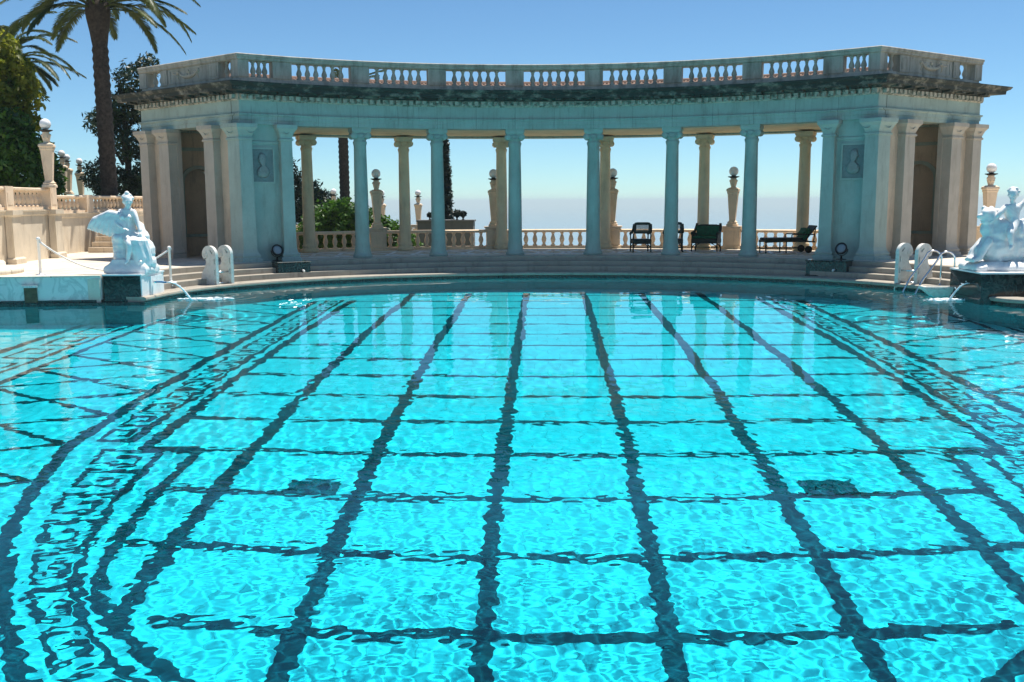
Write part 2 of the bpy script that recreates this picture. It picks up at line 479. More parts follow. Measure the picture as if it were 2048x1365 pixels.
# keep one ring of faces past the edge so the sheet tucks under the coping
g = inside.reshape(ny - 1, nx - 1); g2 = g.copy()
for _ in range(2):
    g2[1:] |= g[:-1]; g2[:-1] |= g[1:]; g2[:, 1:] |= g[:, :-1]; g2[:, :-1] |= g[:, 1:]; g = g2.copy()
F = F[g2.reshape(-1)]
used = np.unique(F); remap = np.zeros(len(vco), np.int32); remap[used] = np.arange(len(used))
vco = vco[used]; F = remap[F]
me = bpy.data.meshes.new('water')
me.vertices.add(len(vco)); me.vertices.foreach_set('co', vco.astype(np.float32).ravel())
me.loops.add(F.size); me.loops.foreach_set('vertex_index', F.ravel().astype(np.int32))
me.polygons.add(len(F)); me.polygons.foreach_set('loop_start', np.arange(0, F.size, 4, dtype=np.int32)); me.polygons.foreach_set('loop_total', np.full(len(F), 4, np.int32))
me.update(); me.shade_smooth()
water = bpy.data.objects.new('water', me); COL.objects.link(water); tag(water, kind='structure')
m = bpy.data.materials.new('pool_water'); m.use_nodes = True; N, L = m.node_tree.nodes, m.node_tree.links; N.clear()
out = N.new('ShaderNodeOutputMaterial'); mx = N.new('ShaderNodeMixShader'); fr_ = N.new('ShaderNodeFresnel'); fr_.inputs[0].default_value = 1.333
gl = N.new('ShaderNodeBsdfGlossy'); gl.inputs['Roughness'].default_value = .0
rf = N.new('ShaderNodeBsdfRefraction'); rf.inputs['IOR'].default_value = 1.333; rf.inputs['Roughness'].default_value = 0
rf.inputs['Color'].default_value = (.12, .87, .96, 1)
L.new(fr_.outputs[0], mx.inputs[0]); L.new(rf.outputs[0], mx.inputs[1]); L.new(gl.outputs[0], mx.inputs[2]); L.new(mx.outputs[0], out.inputs[0])
me.materials.append(m)
water.cycles.is_caustics_caster = True
for o in (floor_o, pwall_o, mos_o): o.cycles.is_caustics_receiver = True

# ------------------------------------------------------------------ steps, coping, terraces, land, sea
path = edge + right_ext
spath = [p for p in edge if p[1] > 22.7]
mb = MB()
for pth in (spath, right_ext[2:] + [(30, 19.6)]): mb.sweep(pth, [(.42, -.2), (.42, .30), (.80, .30), (.80, .44), (1.18, .44), (1.18, HF - .004), (1.6, HF - .004), (1.6, -.2)], side=-1)
tag(mb.build('steps', M['step']), kind='structure')
mb = MB().sweep(path, [(.02, -.25), (.02, .05), (-.05, .07), (-.06, .10), (-.05, .14), (.0, .16), (.418, .16), (.418, -.25)], side=-1)
tag(mb.build('pool_coping', M['step']), kind='structure')
def offset(path, d):
    P = [Vector(p) for p in path]; o = []
    for i in range(len(P)):
        a = (P[i] - P[i - 1]).normalized() if i else (P[1] - P[0]).normalized()
        b = (P[i + 1] - P[i]).normalized() if i < len(P) - 1 else a
        t = (a + b).normalized(); o.append((P[i].x - t.y * d, P[i].y + t.x * d))
    return o
inner_edge = [p for p in offset(path, 1.45)]
back = arc(20.4, 44, -44, 60)
loop = [(-60, 21.3), (-10.5, 21.70), (-10.5, 22.9)] + inner_edge[3:] + [(60, 21.6), (60, 34), (16, 34)] + back[6:] + [(-13.2, 34.0), (-13.2, 52), (-60, 52)]
tag(MB().poly(loop, -.3, HF).build('terrace', M['terrace']), kind='structure')
mb = MB()
for t0, t1, w in ((-34, 34, .10),):
    for r in (15.75, 18.35):
        mb.sweep(arc(r, t0, t1, 80), [(-w, HF + .001), (-w, HF + .005), (w, HF + .005), (w, HF + .001)])
for i in range(46):
    a = -33 + i * 66 / 45; b = a + (2.2 if i % 2 else -2.2)
    p, q = pol(16.0, a), pol(18.1, b)
    mb.sweep([p, q], [(-.07, HF + .001), (-.07, HF + .004), (.07, HF + .004), (.07, HF + .001)])
tag(mb.build('floor_inlay', M['white']), kind='structure')
# unseen dark ground added to cut bounce; near deck under and behind the photographer
mb = MB().poly([(-60, -12), (60, -12), (60, 21.6), (14.48, 19.9), (14.48, NEAR), (-14.48, NEAR), (-14.48, 21.2), (-60, 21.3)], -.3, .45)
tag(mb.build('added_lawn', M['added_lawn']), kind='structure')
mb = MB()
for lp in ([(-17, -1.5), (17, -1.5), (17, NEAR), (-17, NEAR)], [(-17, NEAR), (-14.48, NEAR), (-14.48, 21.15), (-17, 21.0)], [(14.48, NEAR), (17, NEAR), (17, 19.8), (14.48, 19.85)]): mb.poly(lp, -.3, .46)
tag(mb.build('near_deck', M['terrace']), kind='structure')
# hillside falling to the sea
xs = np.concatenate([np.linspace(-420, -60, 19)[:-1], np.linspace(-60, 60, 61), np.linspace(60, 420, 19)[1:]])
ys = np.concatenate([np.linspace(33.5, 80, 32)[:-1], np.linspace(80, 330, 26)])
mb = MB(); vs = []; random.seed(2)
for y in ys:
    for x in xs:
        z = .1 - .30 * max(0, y - 36) if y < 300 else -80
        if x < -17.5: z = max(z, 1.9 - .5 * max(0, y - 62) - .0 * x)
        elif x < -4: z = max(z, -.6 - .45 * max(0, y - 58)) if y > 38 else min(z, -.5)
        z += random.uniform(-.2, .2) if y > 40 else -.25
        vs.append((x, y, max(z, -80)))
nx = len(xs)
mb.add(vs, [(j * nx + i, j * nx + i + 1, (j + 1) * nx + i + 1, (j + 1) * nx + i) for j in range(len(ys) - 1) for i in range(nx - 1)], True)
tag(mb.build('hillside', M['soil'], recalc=False), kind='structure')
m, N, L, B = newmat('sea_water')
B.inputs['Base Color'].default_value = (.07, .15, .25, 1); B.inputs['Roughness'].default_value = .12; B.inputs['IOR'].default_value = 1.34
tx = N.new('ShaderNodeTexNoise'); tx.inputs['Scale'].default_value = .05; tx.inputs['Detail'].default_value = 8
L.new(position(N, L), tx.inputs['Vector'])
bp = N.new('ShaderNodeBump'); bp.inputs['Strength'].default_value = .02; bp.inputs['Distance'].default_value = 2
L.new(tx.outputs[0], bp.inputs['Height']); L.new(bp.outputs[0], B.inputs['Normal'])
tag(MB().add([(-90000, -3000, -75), (90000, -3000, -75), (90000, 90000, -75), (-90000, 90000, -75)], [(0, 1, 2, 3)]).build('sea', m), kind='structure')

# sea haze: one closed box of thin air round the whole place, sky outside
m = bpy.data.materials.new('haze'); m.use_nodes = True; N, L = m.node_tree.nodes, m.node_tree.links; N.clear()
out = N.new('ShaderNodeOutputMaterial'); vol = N.new('ShaderNodeVolumePrincipled')
vol.inputs['Density'].default_value = 2.6e-4; vol.inputs['Color'].default_value = (.84, .99, 1, 1)
L.new(vol.outputs[0], out.inputs['Volume'])
tag(MB().box(-95000, 95000, -4000, 95000, -82, 16).build('haze', m), kind='stuff')

# ------------------------------------------------------------------ the colonnade
ORG = (0, 31.2, HF)
col_root = empty('colonnade', ORG, 0, 'curved classical stone colonnade with balustraded roof terrace behind the pool', 'colonnade')
RF, RB, AC, AE = 14.85, 19.75, 37.4, 41.6
front = [pol(RB, -AE)] + arc(RF, -AC, AC, 90) + [pol(RB, AE)]
ring = front + arc(RB, AE, -AE, 90)[1:-1]
def part(mb, name, m, parent=col_root): return mb.build(name, m, parent, ORG)
mb = MB().sweep(ring, [(0, 4.54), (0, 4.66), (.02, 4.665), (.02, 4.77), (.06, 4.80), (.06, 4.835), (0, 4.85), (0, 5.20), (-.55, 5.20), (-.55, 4.54)], True)
ent = part(mb, 'entablature', M['frieze'])
def resample(path, step):
    o = []; acc = 0
    for a, b in zip(path[:-1], path[1:]):
        a, b = Vector(a), Vector(b); l = (b - a).length; t = -acc + step if acc else 0
        t = step - acc if acc else 0.0
        while t < l:
            o.append((a.lerp(b, t / l), (b - a).normalized())); t += step
        acc = (l - (t - step)) % step
    return o
mb = MB().sweep(ring, [(.03, 5.20), (.05, 5.23), (.05, 5.38), (-.5, 5.38), (-.5, 5.20)], True)
for p, d in resample(front, .205):
    nrm = Vector((d.y, -d.x)); c = p + nrm * .11
    mb.obox((c.x, c.y, 5.297), (.115, .13, .125), math.atan2(d.y, d.x))
part(mb, 'dentil_course', M['dentil'])
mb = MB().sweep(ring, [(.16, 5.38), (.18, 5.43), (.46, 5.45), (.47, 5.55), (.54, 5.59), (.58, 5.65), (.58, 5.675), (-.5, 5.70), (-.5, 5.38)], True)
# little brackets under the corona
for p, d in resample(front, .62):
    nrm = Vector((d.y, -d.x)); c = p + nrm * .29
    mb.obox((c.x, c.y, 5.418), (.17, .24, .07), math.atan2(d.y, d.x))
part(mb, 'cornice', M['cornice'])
# ceiling and roof deck
def annulus(r0, a0, r1, a1, z, n=60):
    mb = MB(); vs = []
    for i in range(n + 1):
        t = -1 + 2 * i / n
        vs += [pol(r0, a0 * t, z), pol(r1, a1 * t, z)]
    return mb.add(vs, [(2 * i, 2 * i + 1, 2 * i + 3, 2 * i + 2) for i in range(n)])
part(annulus(RF + .3, AC - .6, RB - .3, AE - .6, 4.60), 'ceiling', M['rear_bounce'])
# tiled roof, corrugated
mb = MB(); vs = []; n = 720
prof = [(15.55, 5.72), (16.4, 5.96), (17.3, 6.19), (18.2, 5.96), (19.05, 5.72)]
for i in range(n + 1):
    t = -36.5 + 73 * i / n
    for j, (r, z) in enumerate(prof): vs.append(pol(r, t, z + (.035 if i % 4 < 2 else 0)))
k = len(prof)
mb.add(vs, [(i * k + j, (i + 1) * k + j, (i + 1) * k + j + 1, i * k + j + 1) for i in range(n) for j in range(k - 1)])
for e in (0, n): mb.add(vs[e * k:e * k + k], [tuple(range(k))])
roof = part(mb, 'roof', M['tile'])
part(MB().sweep(arc(17.3, -36.6, 36.6, 80), [(-.12, 6.18), (-.08, 6.25), (0, 6.28), (.08, 6.25), (.12, 6.18)]), 'ridge_tile', M['tile'], roof)
part(annulus(RF, AC - .5, RB, AE - .5, 5.69), 'roof_deck', M['stone'])

# roof balustrade: base, rail, piers, balusters, garland panels
mb = MB().sweep(ring, [(-.02, 5.69), (-.02, 5.80), (-.05, 5.82), (-.05, 5.87), (-.33, 5.87), (-.33, 5.69)], True)
balu = part(mb, 'balustrade', M['parapet'])
mb = MB().sweep(front, [(-.03, 6.33), (.02, 6.36), (.02, 6.41), (.05, 6.44), (.05, 6.49), (.02, 6.51), (-.36, 6.51), (-.40, 6.47), (-.40, 6.36), (-.35, 6.33)])
part(mb, 'rail', M['parapet'], balu)
Bp = [(.075, 0), (.075, .04), (.05, .06), (.055, .10), (.085, .16), (.08, .21), (.05, .29), (.036, .345), (.05, .36), (.05, .38), (.04, .39), (.065, .42), (.075, .43), (.075, .46)]
mb = MB().lathe(Bp, 10)
bal0 = mb.build('baluster', M['parapet'], balu)
placed = [False]
def put_bal(x, y):
    loc = (x - ORG[0], y - ORG[1], 5.87 - ORG[2])
    if not placed[0]: bal0.location = loc; placed[0] = True
    else: inst(bal0, balu, loc)
def pier(c, rz, w, d=.36):
    mb = MB().obox((c[0], c[1], 6.10), (w, d, .46), rz)
    f = Vector((math.sin(rz), -math.cos(rz)))
    mb.obox((c[0] + f.x * (d / 2 + .004), c[1] + f.y * (d / 2 + .004), 6.09), (w - .16, .02, .30), rz)
    part(mb, 'pier', M['parapet'], balu)
DA = 9.45
sup = [-32.3, -23.25, -14.1, -4.74, 4.74, 14.1, 23.25, 32.3]
RPc = RF + .19
for a in sup:
    x, y = pol(RPc, a); pier((x, y), -R_(a), .56)
for a, b in zip(sup[:-1], sup[1:]):
    n = 6; g0 = math.degrees(.30 / RPc)
    for k in range(n):
        t = a + g0 + (b - a - 2 * g0) * (k + .5) / n if False else a + g0 + (b - a - 2 * g0) * (k + 1) / (n + 1)
        put_bal(*pol(RPc, t))
for sg in (-1, 1):
    for k in range(3):
        g0 = math.degrees(.30 / RPc); a0, a1 = sup[-1] + g0, AC - math.degrees(.35 / RPc)
        put_bal(*pol(RPc, sg * (a0 + (a1 - a0) * (k + 1) / 4)))
    C0, E0 = Vector(pol(RF, sg * AC)), Vector(pol(RB, sg * AE)); LW = (E0 - C0).length
    u = (E0 - C0) / LW; nr = Vector((u.y, -u.x)) * (1 if sg < 0 else -1)
    if nr.y > 0: nr = -nr
    rz = math.atan2(u.y, u.x)
    if sg < 0: rz += math.pi
    W = lambda s_, d=-.19: (C0 + u * s_ + nr * d)
    # corner pier as mitred loft
    def corner(sections, name, m, parent, la, lb, back=.34):
        ua = u; tb = R_(AC); ub = Vector((-math.cos(tb) * sg, math.sin(tb)))
        nb = Vector((-math.sin(tb) * sg, -math.cos(tb)))
        mit = (nr + nb) / (1 + nr.dot(nb)); secs = []
        for e, d, z in sections:
            P = [C0 + ua * (la + e) + nr * d, C0 + mit * d, C0 + ub * (lb + e) + nb * d, C0 + ub * (lb + e) - nb * back, C0 - mit * back, C0 + ua * (la + e) - nr * back]
            secs.append([(p.x, p.y, z) for p in P])
        return part(MB().loft(secs), name, m, parent)
    corner([(0, -.02, 5.87), (0, -.02, 6.33)], 'pier', M['parapet'], balu, .34, .34)
    for s0, s1 in ((.18, .27), (.70, .76), (.925, 1.0)):
        c = W((s0 + s1) / 2 * LW); pier((c.x, c.y), rz, (s1 - s0) * LW)
    for s_ in (.10, .145, .80, .845, .89) if False else (.095, .145, .805, .875):
        c = W(s_ * LW); put_bal(c.x, c.y)
    c = W(.485 * LW)
    gp = part(MB().obox((c.x, c.y, 6.10), (.43 * LW, .28, .46), rz), 'garland_panel', M['parapet'], balu)
    mb = MB()
    f3 = lambda s_, z, d: (lambda q: (q.x, q.y, z))(C0 + u * (s_ * LW) + nr * d)
    mb.tube([f3(.485 + .085 * math.cos(math.pi + math.pi * k / 14), 6.20 + .15 * math.sin(math.pi + math.pi * k / 14), -.05) for k in range(15)], [.03 + .03 * math.sin(math.pi * k / 14) for k in range(15)], 8)
    for s_ in (.385, .585):
        mb.sphere(f3(s_, 6.2, -.05), .06, 10)
        mb.tube([f3(s_, 6.18, -.05), f3(s_ + .012, 6.08, -.05), f3(s_, 5.98, -.05)], [.035, .03, .012], 6)
        mb.tube([f3(s_, 6.2, -.05), f3(s_ + .03, 6.16, -.05), f3(s_ + .055, 6.19, -.05)], [.03, .02, .02], 6)
    mb.sphere(f3(.485, 6.2, -.05), .055, 10); mb.sphere(f3(.47, 6.1, -.04), .05, 8); mb.sphere(f3(.5, 6.1, -.04), .05, 8)
    part(mb, 'garland', M['stone_side'], gp)
    fr4 = [(.28, 5.89), (.69, 5.89), (.69, 6.31), (.28, 6.31)]; fr5 = [(.30, 5.93), (.67, 5.93), (.67, 6.27), (.30, 6.27)]
    mb = MB().plate([(a * LW, z) for a, z in fr4], [[(a * LW, z) for a, z in fr5]], (Vector((C0.x, C0.y, 0)), Vector((u.x, u.y, 0)), Vector((nr.x, nr.y, 0))), -.055, -.035)
    part(mb, 'panel_frame', M['parapet'], gp)

    # pavilion: pilasters, walls, doorway and niche
    PR = [(.11, 0), (.11, .09), (.06, .12), (.08, .18), (.03, .26), (.005, .36), (0, .6), (-.015, 3.50), (.02, 3.51), (.02, 3.56), (-.012, 3.58), (.0, 3.64), (.05, 3.76), (.10, 3.83), (.12, 3.85), (.12, 3.958)]
    HB = HF
    def swag(mb, ctr, t, nn, w, z=HF + 3.80):
        mb.tube([(ctr.x + t.x * w * math.cos(a) + nn.x * .045, ctr.y + t.y * w * math.cos(a) + nn.y * .045, z + .02 + .13 * math.sin(a)) for a in [math.pi + math.pi * k / 8 for k in range(9)]], .016, 5)
    def pilaster(s0, s1, dpt=.16, back=.20):
        cs = (s0 + s1) / 2 * LW; hw = (s1 - s0) / 2 * LW - .02; secs = []
        for e, z in PR:
            q = [W(cs - hw - e, -back), W(cs + hw + e, -back), W(cs + hw + e, dpt + e), W(cs - hw - e, dpt + e)]
            secs.append([(p.x, p.y, HB + z) for p in q])
        mb = MB().loft(secs); swag(mb, W(cs, dpt), u, nr, hw * .5)
        part(mb, 'pilaster', M['stone_bounce'])
    o_c = corner([(e, .14 + e, HB + z) for e, z in PR], 'pilaster', M['stone'], col_root, .46, .30, .3)
    mb = MB(); swag(mb, C0 + u * .24 + nr * .14, u, nr, .14); part(mb, 'swag', M['stone'], o_c); mb = MB()
    tb = R_(AC); ub = Vector((-math.cos(tb) * sg, math.sin(tb))); nb = Vector((-math.sin(tb) * sg, -math.cos(tb)))
    swag(mb, C0 + ub * .24 + nb * .14, ub, nb, .14); part(mb, 'swag', M['stone'], o_c)
    pilaster(.215, .32); pilaster(.67, .785); pilaster(.895, .995)
    frame = (Vector((C0.x, C0.y, 0)), Vector((u.x, u.y, 0)), Vector((nr.x, nr.y, 0)))
    for s0, s1 in ((.06, .235), (.765, .915)):
        part(MB().plate([(s0 * LW, HF), (s1 * LW, HF), (s1 * LW, 4.545), (s0 * LW, 4.545)], [], frame, -.10, -.42), 'wall', M['stone_side'])
    for s0, s1 in ((.232, .318), (.672, .768)):   # door jamb behind the pilasters
        part(MB().plate([(s0 * LW, HF), (s1 * LW, HF), (s1 * LW, 4.545), (s0 * LW, 4.545)], [], frame, -.15, -.30), 'door_jamb', M['stone_bounce'])
    # front wall with portrait relief, between the corner and the end pilaster
    a0, a1 = sup[-1], AC
    pts = arc(RF + .10, sg * (a0 - .35), sg * (a1 - .8), 6) if sg > 0 else arc(RF + .10, -(a1 - .8), -(a0 - .35), 6)
    part(MB().sweep(pts, [(0, HF), (0, 3.98), (.03, 4.0), (.03, 4.06), (0, 4.08), (0, 4.545), (-.35, 4.545), (-.35, HF)]), 'wall', M['stone'])
    am = sg * ((a0 + a1) / 2 + .05); pc = Vector(pol(RF + .10, am)); ra = R_(am)
    uu, nn = Vector((math.cos(ra), -math.sin(ra), 0)), Vector((-math.sin(ra), -math.cos(ra), 0))
    zc = 3.37
    fr_p = (Vector((pc.x, pc.y, 0)), uu, nn)
    w_, h_ = .36, .52
    rp = part(MB().plate([(-w_, zc - h_), (w_, zc - h_), (w_, zc + h_), (-w_, zc + h_)], [], fr_p, -.01, .03), 'relief_panel', M['slate'])
    part(MB().plate([(-w_, zc - h_), (w_, zc - h_), (w_, zc + h_), (-w_, zc + h_)], [[(-w_ + .05, zc - h_ + .05), (w_ - .05, zc - h_ + .05), (w_ - .05, zc + h_ - .05), (-w_ + .05, zc + h_ - .05)]], fr_p, .032, .055), 'panel_frame', M['stone'], rp)
    mb = MB()
    Q = lambda a, z, d: tuple(pc.to_3d() + uu * a + Vector((0, 0, zc + z)) + nn * d)
    prf = [(-.02, .36), (.06, .36), (.11, .30), (.12, .22), (.15, .17), (.12, .13), (.12, .08), (.06, .05), (.06, -.02), (.14, -.08), (.19, -.18), (.17, -.30), (.05, -.36), (-.10, -.35), (-.19, -.25), (-.19, -.12), (-.10, -.03), (-.06, .05), (-.09, .12), (-.11, .22), (-.09, .31)]
    k = len(prf)
    sgn = sg
    secs = [[Q(sgn * a * sc, z * sc + (1 - sc) * (-.05), d) for a, z in prf] for sc, d in ((1.0, .031), (.97, .06), (.86, .085), (.6, .10))]
    mb.loft(secs, True, True); part(mb, 'bust', M['slate_pale'], rp)
    # end pilaster of the front arc
    x, y = pol(RF + .12, sg * a0); ra = R_(sg * a0); t2, n2 = Vector((math.cos(ra), -math.sin(ra))), Vector((-math.sin(ra), -math.cos(ra)))
    secs = []
    for e, z in PR:
        hw, dp = .185 + e, .26 + e
        q = [Vector((x, y)) + t2 * a + n2 * b for a, b in ((-hw, -.2 - e), (hw, -.2 - e), (hw, dp), (-hw, dp))]
        secs.append([(p.x, p.y, HB + z) for p in q])
    mb = MB().loft(secs); swag(mb, Vector((x, y)) + n2 * .26, t2, n2, .1); part(mb, 'pilaster', M['stone'])
    # partition wall with an arched niche facing the doorway
    A0, A1 = Vector(pol(RF + .4, sg * (a0 + .4))), Vector(pol(RB - .25, sg * (a0 + .4)))
    uw = (A1 - A0).normalized(); nw = Vector((uw.y, -uw.x))
    if nw.x * sg < 0: nw = -nw
    lw = (A1 - A0).length; hc, hr, hz = lw * .50, .55, 2.75
    frw = (Vector((A0.x, A0.y, 0)), Vector((uw.x, uw.y, 0)), Vector((nw.x, nw.y, 0)))
    part(MB().plate([(0, HF), (lw, HF), (lw, 4.545), (0, 4.545)], [], frw, 0, -.30), 'partition_wall', M['stone_side'])
    # rear wall of the pavilion with its arched niche
    A0, A1 = Vector(pol(RB - .18, sg * (a0 + .6))), Vector(pol(RB - .18, sg * (AE - .3)))
    uw = (A1 - A0).normalized(); nw = Vector((uw.y, -uw.x))
    if nw.y > 0: nw = -nw
    lw = (A1 - A0).length; hc, hr, hz = lw * .46, .48, 2.92
    hole = [(hc - hr, 1.28), (hc + hr, 1.28)] + [(hc + hr * math.cos(math.pi * k / 14), hz + hr * math.sin(math.pi * k / 14)) for k in range(15)]
    frw = (Vector((A0.x, A0.y, 0)), Vector((uw.x, uw.y, 0)), Vector((nw.x, nw.y, 0)))
    part(MB().plate([(0, HF), (lw, HF), (lw, 4.545), (0, 4.545)], [hole], frw, 0, -.34), 'rear_wall', M['stone_side'])
    hb = [(hc - hr - .1, 1.15), (hc + hr + .1, 1.15), (hc + hr + .1, 3.0), (hc, 3.55), (hc - hr - .1, 3.0)]
    nic = part(MB().plate(hb, [], frw, -.28, -.33), 'niche', M['stone_side'])
    big = [(hc + (a - hc) * 1.2, 1.28 + (z - 1.28) * 1.05 - (.09 if z < 1.3 else 0)) for a, z in hole]
    part(MB().plate(big, [hole], frw, .06, .004), 'niche_frame', M['stone'], nic)
    part(MB().plate([(0, 3.98), (lw, 3.98), (lw, 4.08), (0, 4.08)], [], frw, .05, .004), 'string_course', M['stone'])

# columns, front and rear rows
def column_mesh(base, r0, r1, H, nm):
    mb = MB()
    if base == 'flared': pr = [(.30, 0), (.30, .08), (.27, .11), (.245, .20), (r0 + .015, .32), (r0, .46)]
    else: pr = [(.28, 0), (.30, .03), (.30, .10), (.26, .13), (.235, .17), (.255, .20), (.255, .24), (.225, .27), (r0 + .01, .33), (r0, .42)]
    pr += [(r0 + (r1 - r0) * (t ** 1.5), .46 + (H - 1.0) * t) for t in (.25, .5, .75, 1)]
    pr += [(r1 + .025, H - .45), (r1 + .025, H - .41), (r1, H - .39), (r1 + .005, H - .33), (r1 + .05, H - .26), (r1 + .05, H - .16)]
    mb.lathe(pr, 20)
    a = .275
    mb.loft([[(x * k, y * k, z) for x, y in ((-1, -1), (0, -.86), (1, -1), (.86, 0), (1, 1), (0, .86), (-1, 1), (-.86, 0))] for k, z in ((a - .05, H - .19), (a, H - .13), (a + .02, H - .09), (a + .02, H))])
    rot = Matrix.Rotation(math.pi / 2, 4, 'X')
    for sx in (-1, 1):
        mb.lathe([(.02, -.25), (.10, -.24), (.105, -.2), (.08, -.1), (.07, 0), (.08, .1), (.105, .2), (.10, .24), (.02, .25)], 14, (sx * .215, 0, H - .235), mat=rot)
        mb.lathe([(.01, -.275), (.045, -.26), (.05, -.24)], 10, (sx * .215, 0, H - .235), mat=rot)
    mb.tube([(.12 * math.cos(q), -.24, H - .18 + .13 * math.sin(q)) for q in [math.pi + math.pi * k / 8 for k in range(9)]], .018, 5)
    return mb
HC = 3.958
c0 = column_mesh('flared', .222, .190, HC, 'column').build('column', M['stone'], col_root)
c1 = column_mesh('torus', .205, .180, HC, 'column').build('column', M['rear_bounce'], col_root)
first = True
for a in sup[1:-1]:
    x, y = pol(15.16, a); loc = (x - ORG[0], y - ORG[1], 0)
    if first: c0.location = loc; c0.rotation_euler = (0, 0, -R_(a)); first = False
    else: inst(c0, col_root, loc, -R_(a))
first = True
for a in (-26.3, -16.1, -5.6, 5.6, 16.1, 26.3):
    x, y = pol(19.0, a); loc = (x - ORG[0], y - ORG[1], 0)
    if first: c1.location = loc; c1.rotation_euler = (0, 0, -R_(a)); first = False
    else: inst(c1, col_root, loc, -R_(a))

# ------------------------------------------------------------------ rear terrace balustrade and its herm lamps
VP = [(.085, 0), (.085, .035), (.06, .05), (.05, .08), (.065, .13), (.088, .20), (.09, .25), (.075, .31), (.052, .38), (.042, .42), (.055, .435), (.055, .455), (.07, .475), (.085, .49)]
RT = 19.62
tb = empty('terrace_balustrade', pol(RT, 0, HF), 0, 'warm stone balustrade with vase balusters along the terrace edge, seen between the columns', 'balustrade')
TO = pol(RT, 0, HF)
MB().sweep(arc(RT, -37, 37, 90), [(-.16, HF), (-.16, HF + .06), (-.12, HF + .09), (.12, HF + .09), (.16, HF + .06), (.16, HF)]).build('plinth', M['bal'], tb, TO)
MB().sweep(arc(RT, -37, 37, 90), [(-.11, HF + .58), (-.15, HF + .60), (-.15, HF + .66), (-.10, HF + .69), (.10, HF + .69), (.15, HF + .66), (.15, HF + .60), (.11, HF + .58)]).build('rail', M['bal'], tb, TO)
LA = [-31.6, -18.8, -6.35, 6.35, 18.9]
bo = MB().lathe(VP, 10).build('baluster', M['bal'], tb)
first = True
for k in range(-42, 43):
    a = k * .97
    if abs(a) > 36.6 or any(abs(a - q) < 1.15 for q in LA + [31.6]): continue
    x, y = pol(RT, a); loc = (x - TO[0], y - TO[1], .09)
    if first: bo.location = loc; first = False
    else: inst(bo, tb, loc)
def pedestal(parent, org, x, y, rz, z0, h, w=.56):
    mb = MB()
    mb.loft([[(x + a * math.cos(rz) - b * math.sin(rz), y + a * math.sin(rz) + b * math.cos(rz), z0 + z) for a, b in ((-q, -q), (q, -q), (q, q), (-q, q))]
             for q, z in ((w / 2 + .05, 0), (w / 2 + .05, .09), (w / 2, .12), (w / 2, h - .14), (w / 2 + .03, h - .11), (w / 2 + .03, h - .07), (w / 2 + .07, h - .05), (w / 2 + .07, h))])
    return mb.build('pedestal', M['bal'], parent, org)
for a in LA + [31.6]:
    x, y = pol(RT, a); pedestal(tb, TO, x, y, -R_(a), HF, .80)

def make_lamp():
    r = empty('lamp_post', (0, 0, 0))
    q4 = lambda w, z, d=None: [(sx * w, sy * (d or w), z) for sx, sy in ((-1, -1), (1, -1), (1, 1), (-1, 1))]
    MB().loft([q4(.19, 0), q4(.19, .07), q4(.15, .10), q4(.16, .14), q4(.115, .18), q4(.105, .22), q4(.17, 1.12), q4(.19, 1.16), q4(.185, 1.2), q4(.215, 1.24), q4(.205, 1.30), q4(.12, 1.35)]).build('shaft', M['bal'], r)
    mb = MB().lathe([(.10, 1.33), (.085, 1.38), (.105, 1.44), (.125, 1.52), (.12, 1.60), (.095, 1.66), (.10, 1.68)], 12)
    for sx in (-1, 1): mb.sphere((sx * .10, 0, 1.58), .05, 8); mb.sphere((sx * .05, -.10, 1.50), .035, 8)
    mb.build('neck', M['bal'], r)
    MB().lathe([(.10, 1.675), (.15, 1.70), (.20, 1.715), (.20, 1.74), (.08, 1.75), (.07, 1.77)], 14).build('collar', M['iron'], r)
    MB().sphere((0, 0, 1.915), .165, 22).build('globe', M['glassball'], r)
    return r
lamp0 = None
def lamp(x, y, z, rz, label, sc=1.0):
    global lamp0
    if lamp0 is None: o = lamp0 = make_lamp()
    else: o = copy_tree(lamp0)
    o.location = (x, y, z); o.rotation_euler = (0, 0, rz); o.scale = (sc, sc, sc)
    return tag(o, label, 'lamp post', 'stone herm lamps with white globes')
LT = ['herm lamp with white globe half hidden beside the left pavilion wall', 'herm lamp with white globe standing in front of the green shrub',
      'herm lamp with white globe just left of the third rear column', 'herm lamp with white globe just right of the fourth rear column',
      'herm lamp with white globe behind the green loveseat']
for a, t in zip(LA, LT):
    x, y = pol(RT, a); lamp(x, y, HF + .80, -R_(a), t)
# pedestal and lamp beyond the right pavilion
rb = empty('balustrade_pier', (14.55, 33, HF), 0, 'stone pier with moulded cap behind the right statue carrying a lamp', 'pier')
pedestal(rb, (14.55, 33, HF), 14.55, 33, 0, HF, .80)
rb.children[0].name = 'pier_block'
lamp(14.55, 33, HF + .80, 0, 'herm lamp with white globe right of the right pavilion, above the white statue')

